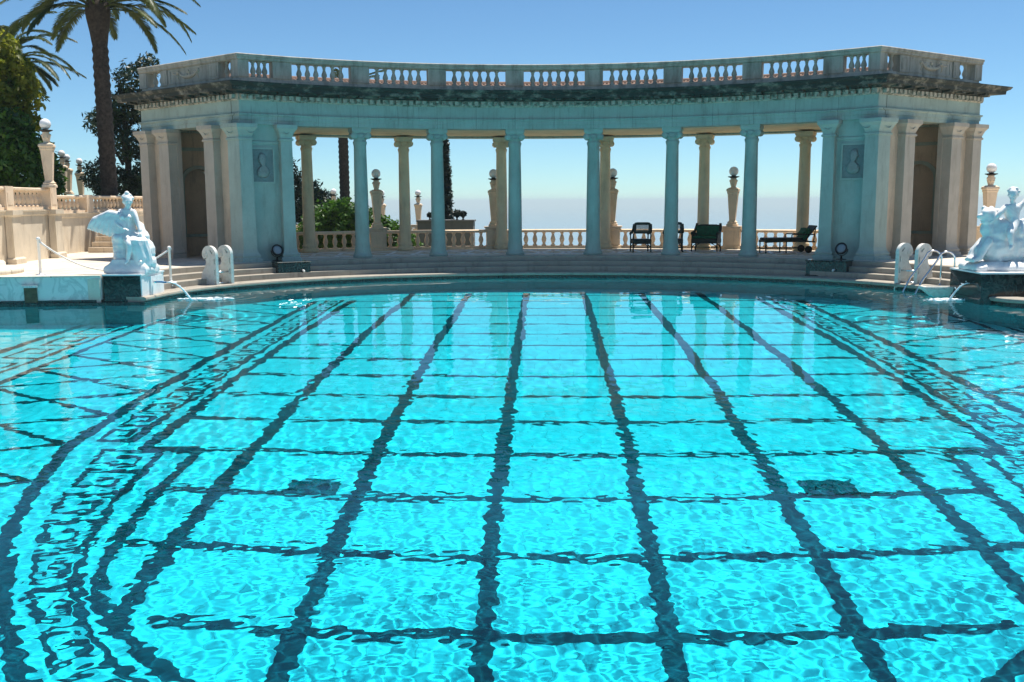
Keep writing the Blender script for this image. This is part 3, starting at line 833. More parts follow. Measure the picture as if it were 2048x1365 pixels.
# ------------------------------------------------------------------ left retaining walls with balustrades
def terrace_wall(name, p0, p1, zb, zt, label, ped_at, nb, buttress, rail_h=.66, bs=1.25):
    p0, p1 = Vector(p0), Vector(p1); d = (p1 - p0); l = d.length; u = d / l
    o = (p0.x, p0.y, zb); r = empty(name, o, 0, label, 'wall')
    lo, hi = [p0, p1], None
    nn = Vector((u.y, -u.x))
    MB().sweep(lo, [(0, zb), (0, zt - .18), (.05, zt - .15), (.07, zt - .05), (.10, zt - .03), (.10, zt), (-.4, zt), (-.4, zb)]).build('wall', M['wall'], r, o)
    MB().sweep(lo, [(.03, zt + .002), (.03, zt + .09), (-.25, zt + .09), (-.25, zt + .002)]).build('plinth', M['bal'], r, o)
    zr = zt + rail_h
    MB().sweep(lo, [(.02, zr - .10), (.06, zr - .07), (.06, zr - .02), (.02, zr), (-.24, zr), (-.28, zr - .02), (-.28, zr - .07), (-.24, zr - .10)]).build('rail', M['bal'], r, o)
    rz = math.atan2(u.y, u.x)
    for s_ in ped_at:
        c = p0 + u * (s_ * l) - nn * .11
        q = MB().obox((c.x, c.y, (zt + zr + .02) / 2 + .002), (.5, .40, zr - zt + .02), rz)
        q.obox((c.x + nn.x * .195, c.y + nn.y * .195, (zt + zr) / 2), (.32, .03, .36), rz)
        q.build('pedestal', M['bal'], r, o)
    for s_, h in buttress:
        c = p0 + u * (s_ * l) + nn * .12
        secs = [[(c.x + a * u.x + b * nn.x, c.y + a * u.y + b * nn.y, z) for a, b in ((-w, -.1), (w, -.1), (w, dd), (-w, dd))] for w, dd, z in ((.34, .16, zb), (.34, .16, zb + .15), (.29, .11, zb + .2), (.27, .10, zt - .2), (.33, .16, zt - .14), (.33, .16, zt - .004))]
        MB().loft(secs).build('buttress', M['wall'], r, o)
    prof = [(rr, z * (rail_h - .19) / .49) for rr, z in VP]
    b0 = None
    for k in range(nb):
        s_ = (k + .5) / nb
        if any(abs(s_ - q) * l < .36 for q in ped_at): continue
        c = p0 + u * (s_ * l) - nn * .11; loc = (c.x - o[0], c.y - o[1], zt + .09 - zb)
        if b0 is None: b0 = MB().lathe(prof, 10).build('baluster', M['bal'], r); b0.location = loc
        else: inst(b0, r, loc)
    return r
terrace_wall('retaining_wall', (-15.2, 22.5), (-16.05, 30.6), HF - .01, 2.12, 'sunlit buff retaining wall with a balustrade, nearest on the far left', (.02, .60, .985), 27, ((.60, 1), (.975, 1)))
terrace_wall('retaining_wall', (-16.75, 31.0), (-16.95, 41.5), HF - .01, 1.98, 'lower buff retaining wall with a balustrade behind the winged statue', (.03, .34, .66, .97), 34, ((.05, 1), (.5, 1)), .60)
lamp(-15.85, 30.1, 2.80, .3, 'largest herm lamp with white globe on the far left wall', 1.02)
lamp(-23.9, 47.0, 2.80, .2, 'herm lamp with white globe between the left palm trunk and the largest lamp', 1.0)
lamp(-25.15, 50.0, 2.76, .1, 'herm lamp almost hidden right behind its twin, left of the palm trunk', 1.0)
lamp(-24.5, 50.0, 2.55, .1, 'herm lamp with white globe nearest the left palm trunk', 1.0)
lamp(-14.55, 24.6, 2.2, .3, 'herm lamp cut off by the left edge of the photo', .95)
# small stone stair by the wall
st = empty('stone_stair', (-15.6, 34.5, HF), 0, 'small stone stair against the buff wall left of the pavilion', 'stairs')
mb = MB()
for k in range(7): mb.box(-16.35, -15.45, 33.4 + .3 * k, 35.6 + .002 * k, HF + .18 * k - .002 * (k > 0), HF + .18 * (k + 1))
mb.build('step_block', M['stone_side'], st, (-15.6, 34.5, HF))
o = MB().lathe([(1.5, 0), (1.5, .10), (1.45, .14), (1.1, .141), (1.1, .26), (1.06, .30), (.01, .301)], 36).build('round_step', M['terrace'])
o.location = (-14.9, 23.4, HF); tag(o, 'low curved stone step at the left edge of the deck', 'step')

# ------------------------------------------------------------------ statue pedestals, low marble wall
def plinth_block(x0, x1, y0, y1, label, sg):
    o = ((x0 + x1) / 2, (y0 + y1) / 2, 0.0)
    r = empty('statue_pedestal', o, 0, label, 'pedestal')
    MB().box(x0 - .03, x1 + .03, y0 - .03, y1 + .03, -.25, .10).build('base', M['black'], r, o)
    MB().box(x0, x1, y0, y1, .10, .645).build('block', M['black'], r, o)
    xs_ = x1 if sg < 0 else x0
    if sg < 0:
        MB().box(x1 + .001, x1 + .03, y0 + .012, y1, .10, .645).build('side_slab', M['white'], r, o)
        MB().box(x1 + .03, x1 + .07, y0 + .45, y1 - .15, .10, .60).build('side_panel', M['white'], r, o)
    MB().box(x0 - .02, x1 + .05, y0 - .02, y1 + .02, .645, .68).build('cap', M['white'], r, o)
    return r
plinth_block(-10.46, -9.60, 21.80, 23.1, 'black marble statue pedestal with white side slab at the left pool corner', -1)
plinth_block(9.35, 10.95, 21.55, 23.2, 'black marble statue pedestal at the right pool corner', 1)
mw = empty('marble_wall', (-13.2, 21.5, 0), 0, 'pale veined marble pool wall running to the left photo edge', 'wall')
MO = (-13.2, 21.5, 0)
MB().sweep([(-18, 21.03), (-13.0, 21.38), (-10.49, 21.74)], [(-.35, .10), (-.35, .62), (0, .62), (0, .10)]).build('slab', M['veined'], mw, MO)
MB().sweep([(-18, 21.03), (-13.0, 21.38), (-10.49, 21.74)], [(-.35, .622), (-.35, .66), (.04, .66), (.04, .622)]).build('coping', M['terrace'], mw, MO)
MB().sweep([(-18, 21.03), (-13.0, 21.38), (-10.49, 21.74)], [(-.35, -.3), (-.35, .098), (.025, .098), (.025, -.3)]).build('tile_band', M['black'], mw, MO)
mb = MB().plate([(-.14, 0), (.14, 0), (.14, .38), (-.14, .38)], [[(-.10, -.0), (.10, -.0), (.10, .32), (-.10, .32)]] if False else [], (Vector((-12.02, 21.505, .06)), Vector((.99, .14, 0)), Vector((.14, -.99, 0))), .005, .03)
sp = mb.build('overflow_outlet', plain('bronze_outlet', (.10, .075, .04), .5, .3, .4, 9), mw, MO)
MB().obox((-12.02, 21.46, .43), (.36, .10, .05), .14).build('outlet_lip', M['veined'], sp, MO)

# ------------------------------------------------------------------ figures (skinned bodies) and sculpture
def skin_mesh(joints, bones, sub=2):
    """joints: name -> (co, radius); bones: pairs; first joint = root. Returns evaluated mesh."""
    names = list(joints); me = bpy.data.meshes.new('sk')
    me.from_pydata([joints[n][0] for n in names], [(names.index(a), names.index(b)) for a, b in bones], [])
    ob = bpy.data.objects.new('sk', me); COL.objects.link(ob)
    md = ob.modifiers.new('skin', 'SKIN'); md.use_smooth_shade = True
    for i, n in enumerate(names):
        rr = joints[n][1]; sv = me.skin_vertices[0].data[i]
        sv.radius = rr if isinstance(rr, tuple) else (rr, rr); sv.use_root = (i == 0)
    ob.modifiers.new('sub', 'SUBSURF').levels = sub
    dg = bpy.context.evaluated_depsgraph_get(); dg.update()
    out = bpy.data.meshes.new_from_object(ob.evaluated_get(dg))
    bpy.data.objects.remove(ob)
    import bmesh
    b = bmesh.new(); b.from_mesh(out)
    bmesh.ops.delete(b, geom=[e for e in b.edges if not e.is_manifold], context='EDGES')
    bmesh.ops.holes_fill(b, edges=b.edges, sides=0); bmesh.ops.recalc_face_normals(b, faces=b.faces)
    b.verts.index_update()
    v = [tuple(x.co) for x in b.verts]; f = [tuple(x.index for x in p.verts) for p in b.faces]
    b.free(); bpy.data.meshes.remove(out)
    return v, f
def remesh_obj(mb, name, m, parent, vox=.016, rough=0, seed=1, smooth=6):
    """fuse overlapping blobs into one continuous carved surface"""
    o = mb.build(name, m, parent)
    md = o.modifiers.new('r', 'REMESH'); md.mode = 'VOXEL'; md.voxel_size = vox; md.use_smooth_shade = True
    sm = o.modifiers.new('s', 'SMOOTH'); sm.factor = .5; sm.iterations = smooth
    dg = bpy.context.evaluated_depsgraph_get(); dg.update()
    nm = bpy.data.meshes.new_from_object(o.evaluated_get(dg)); o.modifiers.clear()
    old = o.data; o.data = nm; bpy.data.meshes.remove(old); nm.name = name
    nm.materials.clear(); nm.materials.append(m)
    if rough:
        n = len(nm.vertices); co = np.zeros(n * 3); nm.vertices.foreach_get('co', co); co = co.reshape(-1, 3)
        no = np.zeros(n * 3); nm.vertices.foreach_get('normal', no); no = no.reshape(-1, 3)
        rg = np.random.RandomState(seed); dsp = np.zeros(n)
        for k in range(14):
            w = rg.normal(size=3); w = w / np.linalg.norm(w) * rg.uniform(12, 45); dsp += np.sin(co @ w + rg.uniform(0, 6)) / 14 ** .5
        nm.vertices.foreach_set('co', (co + no * dsp[:, None] * rough).ravel())
    nm.polygons.foreach_set('use_smooth', [True] * len(nm.polygons)); nm.update()
    return o
def head(mb, c, r, face, tilt=0, bun=True):
    """carved head: skull, jaw, nose, brow, mouth, ears; face = heading in degrees (0 = -Y)"""
    T = Matrix.Translation(c) @ Matrix.Rotation(R_(face), 4, 'Z') @ Matrix.Rotation(R_(tilt), 4, 'X')
    def sp(p, rr, sq=(1, 1, 1)):
        t = MB().sphere((0, 0, 0), rr * r, 14, sq); mb.add([tuple(T @ (Vector(q) + Vector(p) * r)) for q in t.v], t.f, True)
    sp((0, .08, .12), 1.0, (.80, .98, .98)); sp((0, -.34, -.52), .62, (.80, .9, .95)); sp((0, -.55, -.86), .26)
    sp((0, -.98, -.22), .15, (.8, 1.1, 1.0)); sp((0, -.90, -.02), .13, (.7, .9, 1.9)); sp((.3, -.78, .14), .20, (1.3, .6, .5)); sp((-.3, -.78, .14), .20, (1.3, .6, .5))
    sp((.3, -.78, -.05), .12); sp((-.3, -.78, -.05), .12); sp((0, -.84, -.56), .17, (1.4, .6, .5)); sp((.78, .05, -.1), .18, (.5, 1, 1.4)); sp((-.78, .05, -.1), .18, (.5, 1, 1.4))
    for k in range(16):   # wavy hair locks
        a = k * 2.4; e = .3 + .9 * (k / 16)
        sp((.82 * math.cos(a) * math.cos(e), .15 + .85 * abs(math.sin(a)) * math.cos(e) - .15, .25 + .85 * math.sin(e)), .30)
    if bun: sp((0, .35, 1.28), .42); sp((0, .85, .2), .45)
def hand(mb, c, d, s=.085):
    """palm, four bent fingers and a thumb, pointing along d"""
    d = Vector(d).normalized(); a = d.cross(Vector((0, 0, 1)))
    a = a.normalized() if a.length > .1 else Vector((1, 0, 0)); n = a.cross(d)
    c = Vector(c)
    t = MB().sphere((0, 0, 0), s * .55, 10)
    mb.add([tuple(c + d * (q[1] * 1.1) + a * q[0] * .95 + n * q[2] * .5) for q in t.v], t.f, True)
    for k, ln in zip((-1.5, -.5, .5, 1.5), (.72, .95, 1.0, .82)):
        b = c + a * (k * s * .24) + d * s * .45
        mb.tube([b, b + d * s * ln * .5 - n * s * .05, b + d * s * ln * .85 - n * s * .28], [s * .135, s * .12, s * .09], 7)
    b = c + a * s * .45; mb.tube([b, b + a * s * .35 + d * s * .3, b + a * s * .38 + d * s * .65 - n * s * .1], [s * .15, s * .13, s * .1], 7)

def wing(mb, root, tip, lead, thick=.05, n=9):
    """feathered wing: fan of overlapping tapered feathers from root to tip"""
    root, tip, lead = Vector(root), Vector(tip), Vector(lead)
    for k in range(n):
        t = k / (n - 1)
        base = root.lerp(root.lerp(lead, .9), 1 - t) if False else root + (lead - root) * (1 - t) * .75
        end = tip + (root + Vector((0, 0, -.62)) - tip) * t ** 1.15 + Vector((0, .02 * (k % 2), 0))
        mid = base.lerp(end, .5) + Vector((0, 0, .06 * (1 - t)))
        mb.tube([base, base.lerp(mid, .5), mid, mid.lerp(end, .6), end], [thick * 1.2, thick * 1.5, thick * 1.45, thick * 1.1, thick * .35], 8)

# --- left group: seated woman on a rock with a great swan wing
o = empty('statue', (-10.03, 22.40, .68), 0, 'white marble statue of a seated woman with a large wing spread to the left', 'statue')
mb = MB()
q4 = lambda w0, w1, d, z: [(w0, -d, z), (w1, -d, z), (w1, d, z), (w0, d, z)]
mb.loft([q4(-.50, .50, .40, 0), q4(-.51, .51, .41, .10), q4(-.48, .49, .38, .16), q4(-.40, .46, .33, .22), q4(-.33, .42, .3, .32)])
remesh_obj(mb, 'base', M['white'], o, .02, .010, 3)
mb = MB()
for c, r, sq in (((-.17, .0, .38), .25, (1, .95, .9)), ((-.20, 0, .62), .22, (1, .95, 1)), ((-.17, 0, .80), .27, (1, .9, .7)), ((-.26, -.04, .78), .17, (1, 1, .8)), ((.10, .05, .35), .30, (1, .9, .9)), ((.05, .08, .62), .26, (1, 1, 1)), ((.3, .05, .24), .2, (1, 1, .8)), ((-.28, .0, .28), .16, (1, 1, .8))):
    mb.sphere(c, r, 16, sq)
remesh_obj(mb, 'rock', M['white'], o, .018, .014, 5)
J = {'pelvis': ((.02, .0, .86), (.17, .15)), 'waist': ((-.02, .02, 1.06), (.125, .11)), 'chest': ((-.04, .02, 1.30), (.175, .14)), 'neckb': ((-.03, .0, 1.46), (.085, .08)), 'neck': ((-.01, -.02, 1.53), .06), 'skull': ((.0, -.03, 1.60), .055),
     'shr': ((.14, -.02, 1.42), .075), 'elr': ((.25, -.10, 1.14), .048), 'wrr': ((.32, -.18, .95), .034),
     'shl': ((-.21, .0, 1.42), .075), 'ell': ((-.24, -.16, 1.16), .048), 'wrl': ((-.06, -.24, 1.05), .034),
     'hipr': ((.13, -.06, .84), .12), 'knr': ((.36, -.26, .72), .082), 'anr': ((.34, -.27, .33), .044), 'tor': ((.38, -.40, .25), .034),
     'hipl': ((-.06, -.10, .82), .12), 'knl': ((.16, -.38, .68), .082), 'anl': ((.06, -.34, .30), .044), 'tol': ((.02, -.45, .22), .034)}
Bn = [('pelvis', 'waist'), ('waist', 'chest'), ('chest', 'neckb'), ('neckb', 'neck'), ('neck', 'skull'), ('chest', 'shr'), ('shr', 'elr'), ('elr', 'wrr'), ('chest', 'shl'), ('shl', 'ell'), ('ell', 'wrl'),
      ('pelvis', 'hipr'), ('hipr', 'knr'), ('knr', 'anr'), ('anr', 'tor'), ('pelvis', 'hipl'), ('hipl', 'knl'), ('knl', 'anl'), ('anl', 'tol')]
mb = MB(); mb.add(*skin_mesh(J, Bn), True)
head(mb, (.01, -.04, 1.665), .138, 35, 8)
hand(mb, (.335, -.20, .90), (.2, -.3, -1)); hand(mb, (.0, -.25, 1.03), (1, -.3, -.2))
mb.sphere((.05, -.13, 1.29), .068, 12); mb.sphere((-.10, -.14, 1.29), .068, 12)
fig = remesh_obj(mb, 'figure', M['white'], o, .011, 0, 1, 3)
mb = MB()   # drapery falling from the lap over the rock
for k in range(13):
    t = k / 12; x = .44 - .40 * t; y = -.18 - .16 * math.sin(t * 3.1)
    mb.tube([(.30 - .3 * t, -.08, .88), (x, y, .74), (x + .05 + .02 * math.sin(k * 2.1), y + .02, .5), (x + .08, y + .04, .30), (x + .07, y + .02, .18)], [.05, .06, .05, .055, .05], 8)
for c, r_, sq in (((.30, .08, .50), .24, (1, 1, 1.3)), ((.34, .05, .25), .22, (1, 1.2, 1)), ((.22, .10, .80), .20, (1, 1, 1.2))): mb.sphere(c, r_, 14, sq)
for k in range(6):
    mb.tube([(.10, -.02 + .03 * k, 1.3 - .01 * k), (.20 + .01 * k, .0 + .03 * k, 1.1), (.30, .02 + .02 * k, .92), (.36, .03, .7)], [.03, .04, .05, .05], 8)
remesh_obj(mb, 'drapery', M['white'], o, .014, .004, 8, 2)
mb = MB()
wing(mb, (-.16, -.08, 1.36), (-.96, -.10, 1.02), (-.70, -.09, 1.30), .062, 13)
mb.tube([(-.12, -.08, 1.32), (-.40, -.09, 1.39), (-.68, -.10, 1.28), (-.92, -.10, 1.04)], [.09, .085, .075, .05], 10)
mb.sphere((-.22, -.06, 1.06), .24, 16, (1.0, .55, 1.25)); mb.sphere((-.34, -.07, 1.10), .2, 14, (1.2, .4, 1.0))
remesh_obj(mb, 'wing', M['white'], o, .013, .004, 9, 2)

# --- right group: child astride a sea creature, running out of the frame
o = empty('statue', (10.20, 22.35, .68), 0, 'white marble statue of a child riding a sea creature, cut by the right edge', 'statue')
mb = MB().loft([q4(-.84, .86, .46, 0), q4(-.86, .88, .48, .08), q4(-.82, .84, .44, .14), q4(-.66, .7, .36, .20)])
remesh_obj(mb, 'base', M['white'], o, .022, .012, 3)
mb = MB()
for c, r, sq in (((-.20, .0, .42), .36, (1, .8, .9)), ((-.12, .0, .72), .32, (1, .8, .9)), ((.15, .05, .45), .38, (1.1, .8, .9)), ((.35, .05, .7), .34, (1.1, .8, .9)), ((-.36, -.02, .80), .20, (1, .8, 1.1)), ((-.40, -.04, 1.02), .18, (1, .9, 1.0)), ((-.47, -.08, 1.12), .12, (1.2, .8, .8)), ((-.56, -.10, 1.05), .085, (1.3, .8, .8)), ((-.34, .0, 1.16), .09, (1, 1, 1)), ((.6, .1, .8), .3, (1, .8, .9)), ((.72, .1, 1.05), .17, (1, .8, 1))):
    mb.sphere(c, r, 16, sq)
for k in range(7): mb.sphere((-.52 + .05 * k, -.02, 1.2 - .012 * k), .055, 8)
for k in range(5):
    mb.tube([(-.42, -.24 + .1 * k, .62), (-.56, -.26 + .1 * k, .42), (-.62 - .02 * k, -.28 + .1 * k, .26), (-.78, -.30 + .09 * k, .20)], [.07, .08, .07, .04], 8)
mb.v = [(x * 1.08, y, z * 1.16) for x, y, z in mb.v]
remesh_obj(mb, 'sea_creature', M['white'], o, .018, .016, 6, 3)
J = {'pelvis': ((.14, -.02, 1.02), (.16, .14)), 'waist': ((.10, -.03, 1.18), (.135, .12)), 'chest': ((.07, -.04, 1.34), (.19, .15)), 'neckb': ((.06, -.05, 1.48), .075), 'neck': ((.05, -.06, 1.54), .055), 'skull': ((.05, -.06, 1.60), .05),
     'shl': ((-.12, -.08, 1.42), .085), 'ell': ((-.27, -.18, 1.28), .06), 'wrl': ((-.36, -.16, 1.16), .038),
     'shr': ((.24, -.02, 1.42), .07), 'elr': ((.38, .02, 1.58), .052), 'wrr': ((.44, -.04, 1.76), .038),
     'hipl': ((.04, -.16, .98), .12), 'knl': ((-.10, -.36, .84), .085), 'anl': ((-.04, -.36, .56), .05), 'tol': ((-.12, -.44, .50), .038),
     'hipr': ((.24, .10, .98), .12), 'knr': ((.20, .34, .80), .085), 'anr': ((.24, .34, .54), .05), 'tor': ((.2, .44, .48), .038)}
mb = MB(); mb.add(*skin_mesh(J, Bn), True)
head(mb, (.05, -.08, 1.70), .135, -25, 10, False)
hand(mb, (-.40, -.16, 1.13), (-1, .1, -.4)); hand(mb, (.45, -.05, 1.80), (.1, -.1, 1))
remesh_obj(mb, 'figure', M['white'], o, .012, 0, 1, 3)

# ------------------------------------------------------------------ pool-side fittings
# scroll ladders: two marble slabs each, with hand holds
def scroll_loop(n=28):
    P = []
    # outer silhouette of a slab; x = 0 at the water side, growing towards the deck
    for k in range(n + 1):   # rounded head, from water side over the top to the curl
        a = math.pi * k / n
        P.append((.26 - .26 * math.cos(a), .92 + .24 * math.sin(a)))
    for k in range(1, 15):   # curl back under
        a = math.pi * 1.15 * k / 14; r = .13 - .004 * k
        P.append((.39 + r * math.cos(-a) + .0, .92 - .0 + r * math.sin(-a)))
    P += [(.33, .86), (.37, .72), (.42, .60), (.50, .50), (.56, .42), (.585, .30), (.57, .20), (.52, .10), (.44, .02), (.40, -.06), (.30, -.5), (0, -.5)]
    return P
def scroll_ladder(origin, ux, uy, label, flip):
    ux, uy = Vector((*ux, 0)).normalized(), Vector((*uy, 0)).normalized()
    r = empty('scroll_ladder', origin, 0, label, 'pool ladder', 'marble scroll ladders')
    P = scroll_loop()
    holes = []
    for z in (.10, .40, .68):
        holes.append([(.03, z), (.075, z), (.075, z + .14), (.03, z + .14)])
    holes.append([(.13, .93), (.22, 1.03), (.20, 1.06), (.10, .98)])
    for k in range(2):
        sl_ = MB().plate(P, holes, (uy * (k * .50), ux, uy), 0, .09).build('slab', M['aged_marble'], r)
        # carved spirals on both faces
        mb = MB()
        for d in (-.002, .092):
            for cx_, cz_, R0 in ((.395, .93, .105), (.44, .28, .13)):
                mb.tube([tuple(ux * (cx_ + R0 * (1 - t / 30) * math.cos(t * .42)) + uy * (k * .50 + d) + Vector((0, 0, cz_ + R0 * (1 - t / 30) * math.sin(t * .42)))) for t in range(28)], .008, 5)
        mb.build('carved_scroll', M['aged_marble'], sl_)
    for z in (-.12, .17, .46):
        a = ux * .12 + uy * .045 + Vector((0, 0, z)); b = ux * .12 + uy * .545 + Vector((0, 0, z))
        MB().tube([a, b], .022, 8).build('rung', M['steel'], r)
    return r
scroll_ladder((-8.90, 24.92, .02), (-.86, .50), (.52, .85), 'aged marble scroll ladder at the left pool edge', 0)
scroll_ladder((8.72, 25.1, .02), (.86, .50), (.70, -.71), 'aged marble scroll ladder at the right pool edge beside steel handrails', 1)
# steel handrails
r = empty('handrail', (9.5, 24.0, .16), 0, 'pair of bent steel handrails beside the right scroll ladder', 'handrail')
for (x0, y0, dx) in ((8.52, 24.35, 1.10), (8.62, 23.80, 1.10)):
    pts = [(x0 - 9.5, y0 - 24, -.5), (x0 - 9.5 + .32, y0 - 24, .18), (x0 - 9.5 + .66, y0 - 24, .68)]
    c = (x0 - 9.5 + .86, y0 - 24, .66)
    for k in range(11):
        a = R_(138 - 138 * k / 10); pts.append((c[0] + .20 * math.cos(a), c[1] - .02 * k / 10, c[2] + .20 * math.sin(a)))
    pts += [(x0 - 9.5 + 1.06, y0 - 24 - .02, .5), (x0 - 9.5 + 1.06, y0 - 24 - .02, 0.0)]
    pts2 = []
    for a, b in zip(pts[:-1], pts[1:]):
        pts2 += [Vector(a), Vector(a).lerp(Vector(b), .5)]
    mb = MB().tube(pts2 + [Vector(pts[-1])], .024, 10); mb.build('rail', M['steel'], r)
    MB().lathe([(.06, 0), (.06, .015), (.035, .03)], 12, (x0 - 9.5 + 1.06, y0 - 24 - .02, .0)).build('flange', M['steel'], r)
# white basin ledge
r = empty('marble_basin', (9.16, 23.2, .0), 0, 'white marble basin ledge jutting over the water by the right pedestal', 'basin')
mb = MB().loft([[(x * w + ox, y * w * .45, z) for x, y in ((-1, -1), (1, -1), (1, 1), (-1, 1))] for w, z, ox in ((.22, -.16, .06), (.24, -.06, .06), (.30, .03, .03), (.42, .15, 0), (.46, .17, 0), (.47, .20, 0), (.47, .235, 0), (.40, .24, 0), (.38, .21, 0))])
mb.build('bowl', M['aged_marble'], r)
MB().box(.12, .30, -.24, -.20, -.10, .06).build('spout_slot', M['iron'], r)

# water jets and splashes
M['foam'] = plain('white_water', (.85, .90, .92), .25, 0, .05)
def jet(p0, v, label, slabel, seed, fp):
    rg = random.Random(seed); mb = MB(); pts = []
    for k in range(9):
        t = .045 * k; pts.append((p0[0] + v[0] * t, p0[1] + v[1] * t, max(.0, p0[2] + v[2] * t - 4.9 * t * t)))
    mb.tube(pts, [.012 + .002 * k for k in range(9)], 7)
    for k in range(26):
        q = pts[rg.randint(2, 8)]; mb.sphere((q[0] + rg.gauss(0, .03), q[1] + rg.gauss(0, .03), max(.005, q[2] + rg.gauss(0, .03))), rg.uniform(.006, .016), 6)
    o = mb.build('water_jet', M['foam'], None, p0); tag(o, label, 'water jet', kind='stuff')
    mb = MB()
    for k in range(150):
        a = rg.uniform(0, 6.28); d = abs(rg.gauss(0, .20)); x, y = fp[0] + d * math.cos(a) * 1.5, fp[1] + d * math.sin(a) * .7
        mb.sphere((x, y, rg.uniform(.0, .03)), rg.uniform(.015, .05), 7, (1.6, 1.0, .35))
    o = mb.build('splash_foam', M['foam'], None, (fp[0], fp[1], 0)); tag(o, slabel, 'foam', kind='stuff')
sp = empty('spout_pipe', (-9.45, 22.35, .46), 0, 'short blue spout pipe in the white side of the left pedestal', 'pipe')
MB().tube([(-.06, 0, 0), (.14, -.03, .0), (.26, -.05, -.01)], .022, 10).build('pipe', M['pipe'], sp)
MB().lathe([(.04, -.05), (.04, -.03), (.028, .0)], 12, (0, 0, 0), mat=Matrix.Rotation(math.pi / 2, 4, 'Y')).build('flange', M['steel'], sp)
jet((-9.19, 22.30, .45), (1.5, .6, .3), 'thin white water jet falling from the blue spout pipe', 'white foam on the pool where the left jet lands', 3, (-8.45, 22.75))
jet((9.34, 22.1, .40), (-1.3, .3, .2), 'thin white water jet falling beside the right pedestal', 'white foam on the pool below the marble basin', 4, (8.92, 22.25))

# rope barrier
def stanchion(x, y, z, label):
    r = empty('stanchion', (x, y, z), 0, label, 'stanchion')
    MB().lathe([(.15, 0), (.15, .015), (.11, .03), (.04, .045), (.032, .06)], 20).build('base', M['paint'], r)
    MB().lathe([(.032, .05), (.032, .86), (.045, .865), (.045, .90), (.03, .92), (.012, .93)], 14).build('post', M['paint'], r)
    MB().tube([(0, 0, .84), (.05, .01, .86), (.07, .02, .83)], .008, 6).build('hook', M['steel'], r)
stanchion(-12.45, 22.8, HF, 'white rope stanchion on the deck left of the winged statue')
stanchion(-9.75, 24.0, .30, 'white rope stanchion on the steps right of the winged statue')
mb = MB(); a, b = Vector((-12.45, 22.8, HF + .84)), Vector((-9.75, 24.0, .30 + .84)); pts = []
for k in range(41):
    t = k / 40; p = a.lerp(b, t); p.z -= .62 * (1 - (2 * t - 1) ** 2); pts.append(p)
mb.tube(pts, [.02 + .005 * (k % 2) for k in range(41)], 8)
tag(mb.build('barrier_rope', M['rope'], None, tuple(a)), 'white rope sagging between the two stanchions behind the winged statue', 'rope')

# floodlights on black marble blocks
def spot(x, y, rz, bl, fl_, bx, by, brz, bw):
    r = empty('marble_block', (bx, by, .16), brz, bl, 'block', 'black marble blocks on the steps')
    MB().obox((0, 0, .22), (bw, .55, .40), 0, .012).build('block', M['black'], r)
    MB().obox((0, 0, .436), (bw + .05, .60, .03), 0, .008).build('cap', M['black'], r)
    MB().obox((0, 0, .015), (bw + .04, .59, .03), 0, .006).build('foot', M['black'], r)
    MB().tube([(.24, -.22, .20), (.24, -.40, .19), (.24, -.42, .17)], .028, 10).build('spout', M['paint'], r)
    f = empty('floodlight', (x, y, HF), rz, fl_, 'floodlight', 'round floodlights by the pavilion walls')
    MB().lathe([(.14, 0), (.14, .02), (.03, .03), (.025, .12)], 14).build('stand', M['iron'], f)
    T = Matrix.Translation((0, 0, .31)) @ Matrix.Rotation(R_(68), 4, 'X')
    hd = MB().lathe([(.05, -.16), (.10, -.13), (.15, -.05), (.165, .03), (.175, .035), (.175, .06), (.155, .06), (.15, .045)], 22, mat=T).build('housing', M['iron'], f)
    MB().lathe([(.148, .040), (.10, .055), (.01, .06)], 22, mat=T).build('lens', M['lens'], hd)
    MB().tube([tuple(Vector((.185 * math.cos(a_), 0, .31 + .19 * math.sin(a_)))) for a_ in [math.pi + math.pi * k / 12 for k in range(13)]], .012, 6).build('yoke', M['iron'], f)
spot(-8.22, 28.3, R_(40), 'black marble block with white spout on the left steps', 'round floodlight at the foot of the left portrait wall', -7.62, 27.6, R_(33), .95)
spot(8.22, 28.0, R_(-40), 'black marble block with white spout on the right steps', 'round floodlight at the foot of the right portrait wall', 7.72, 27.45, R_(-34), 1.12)

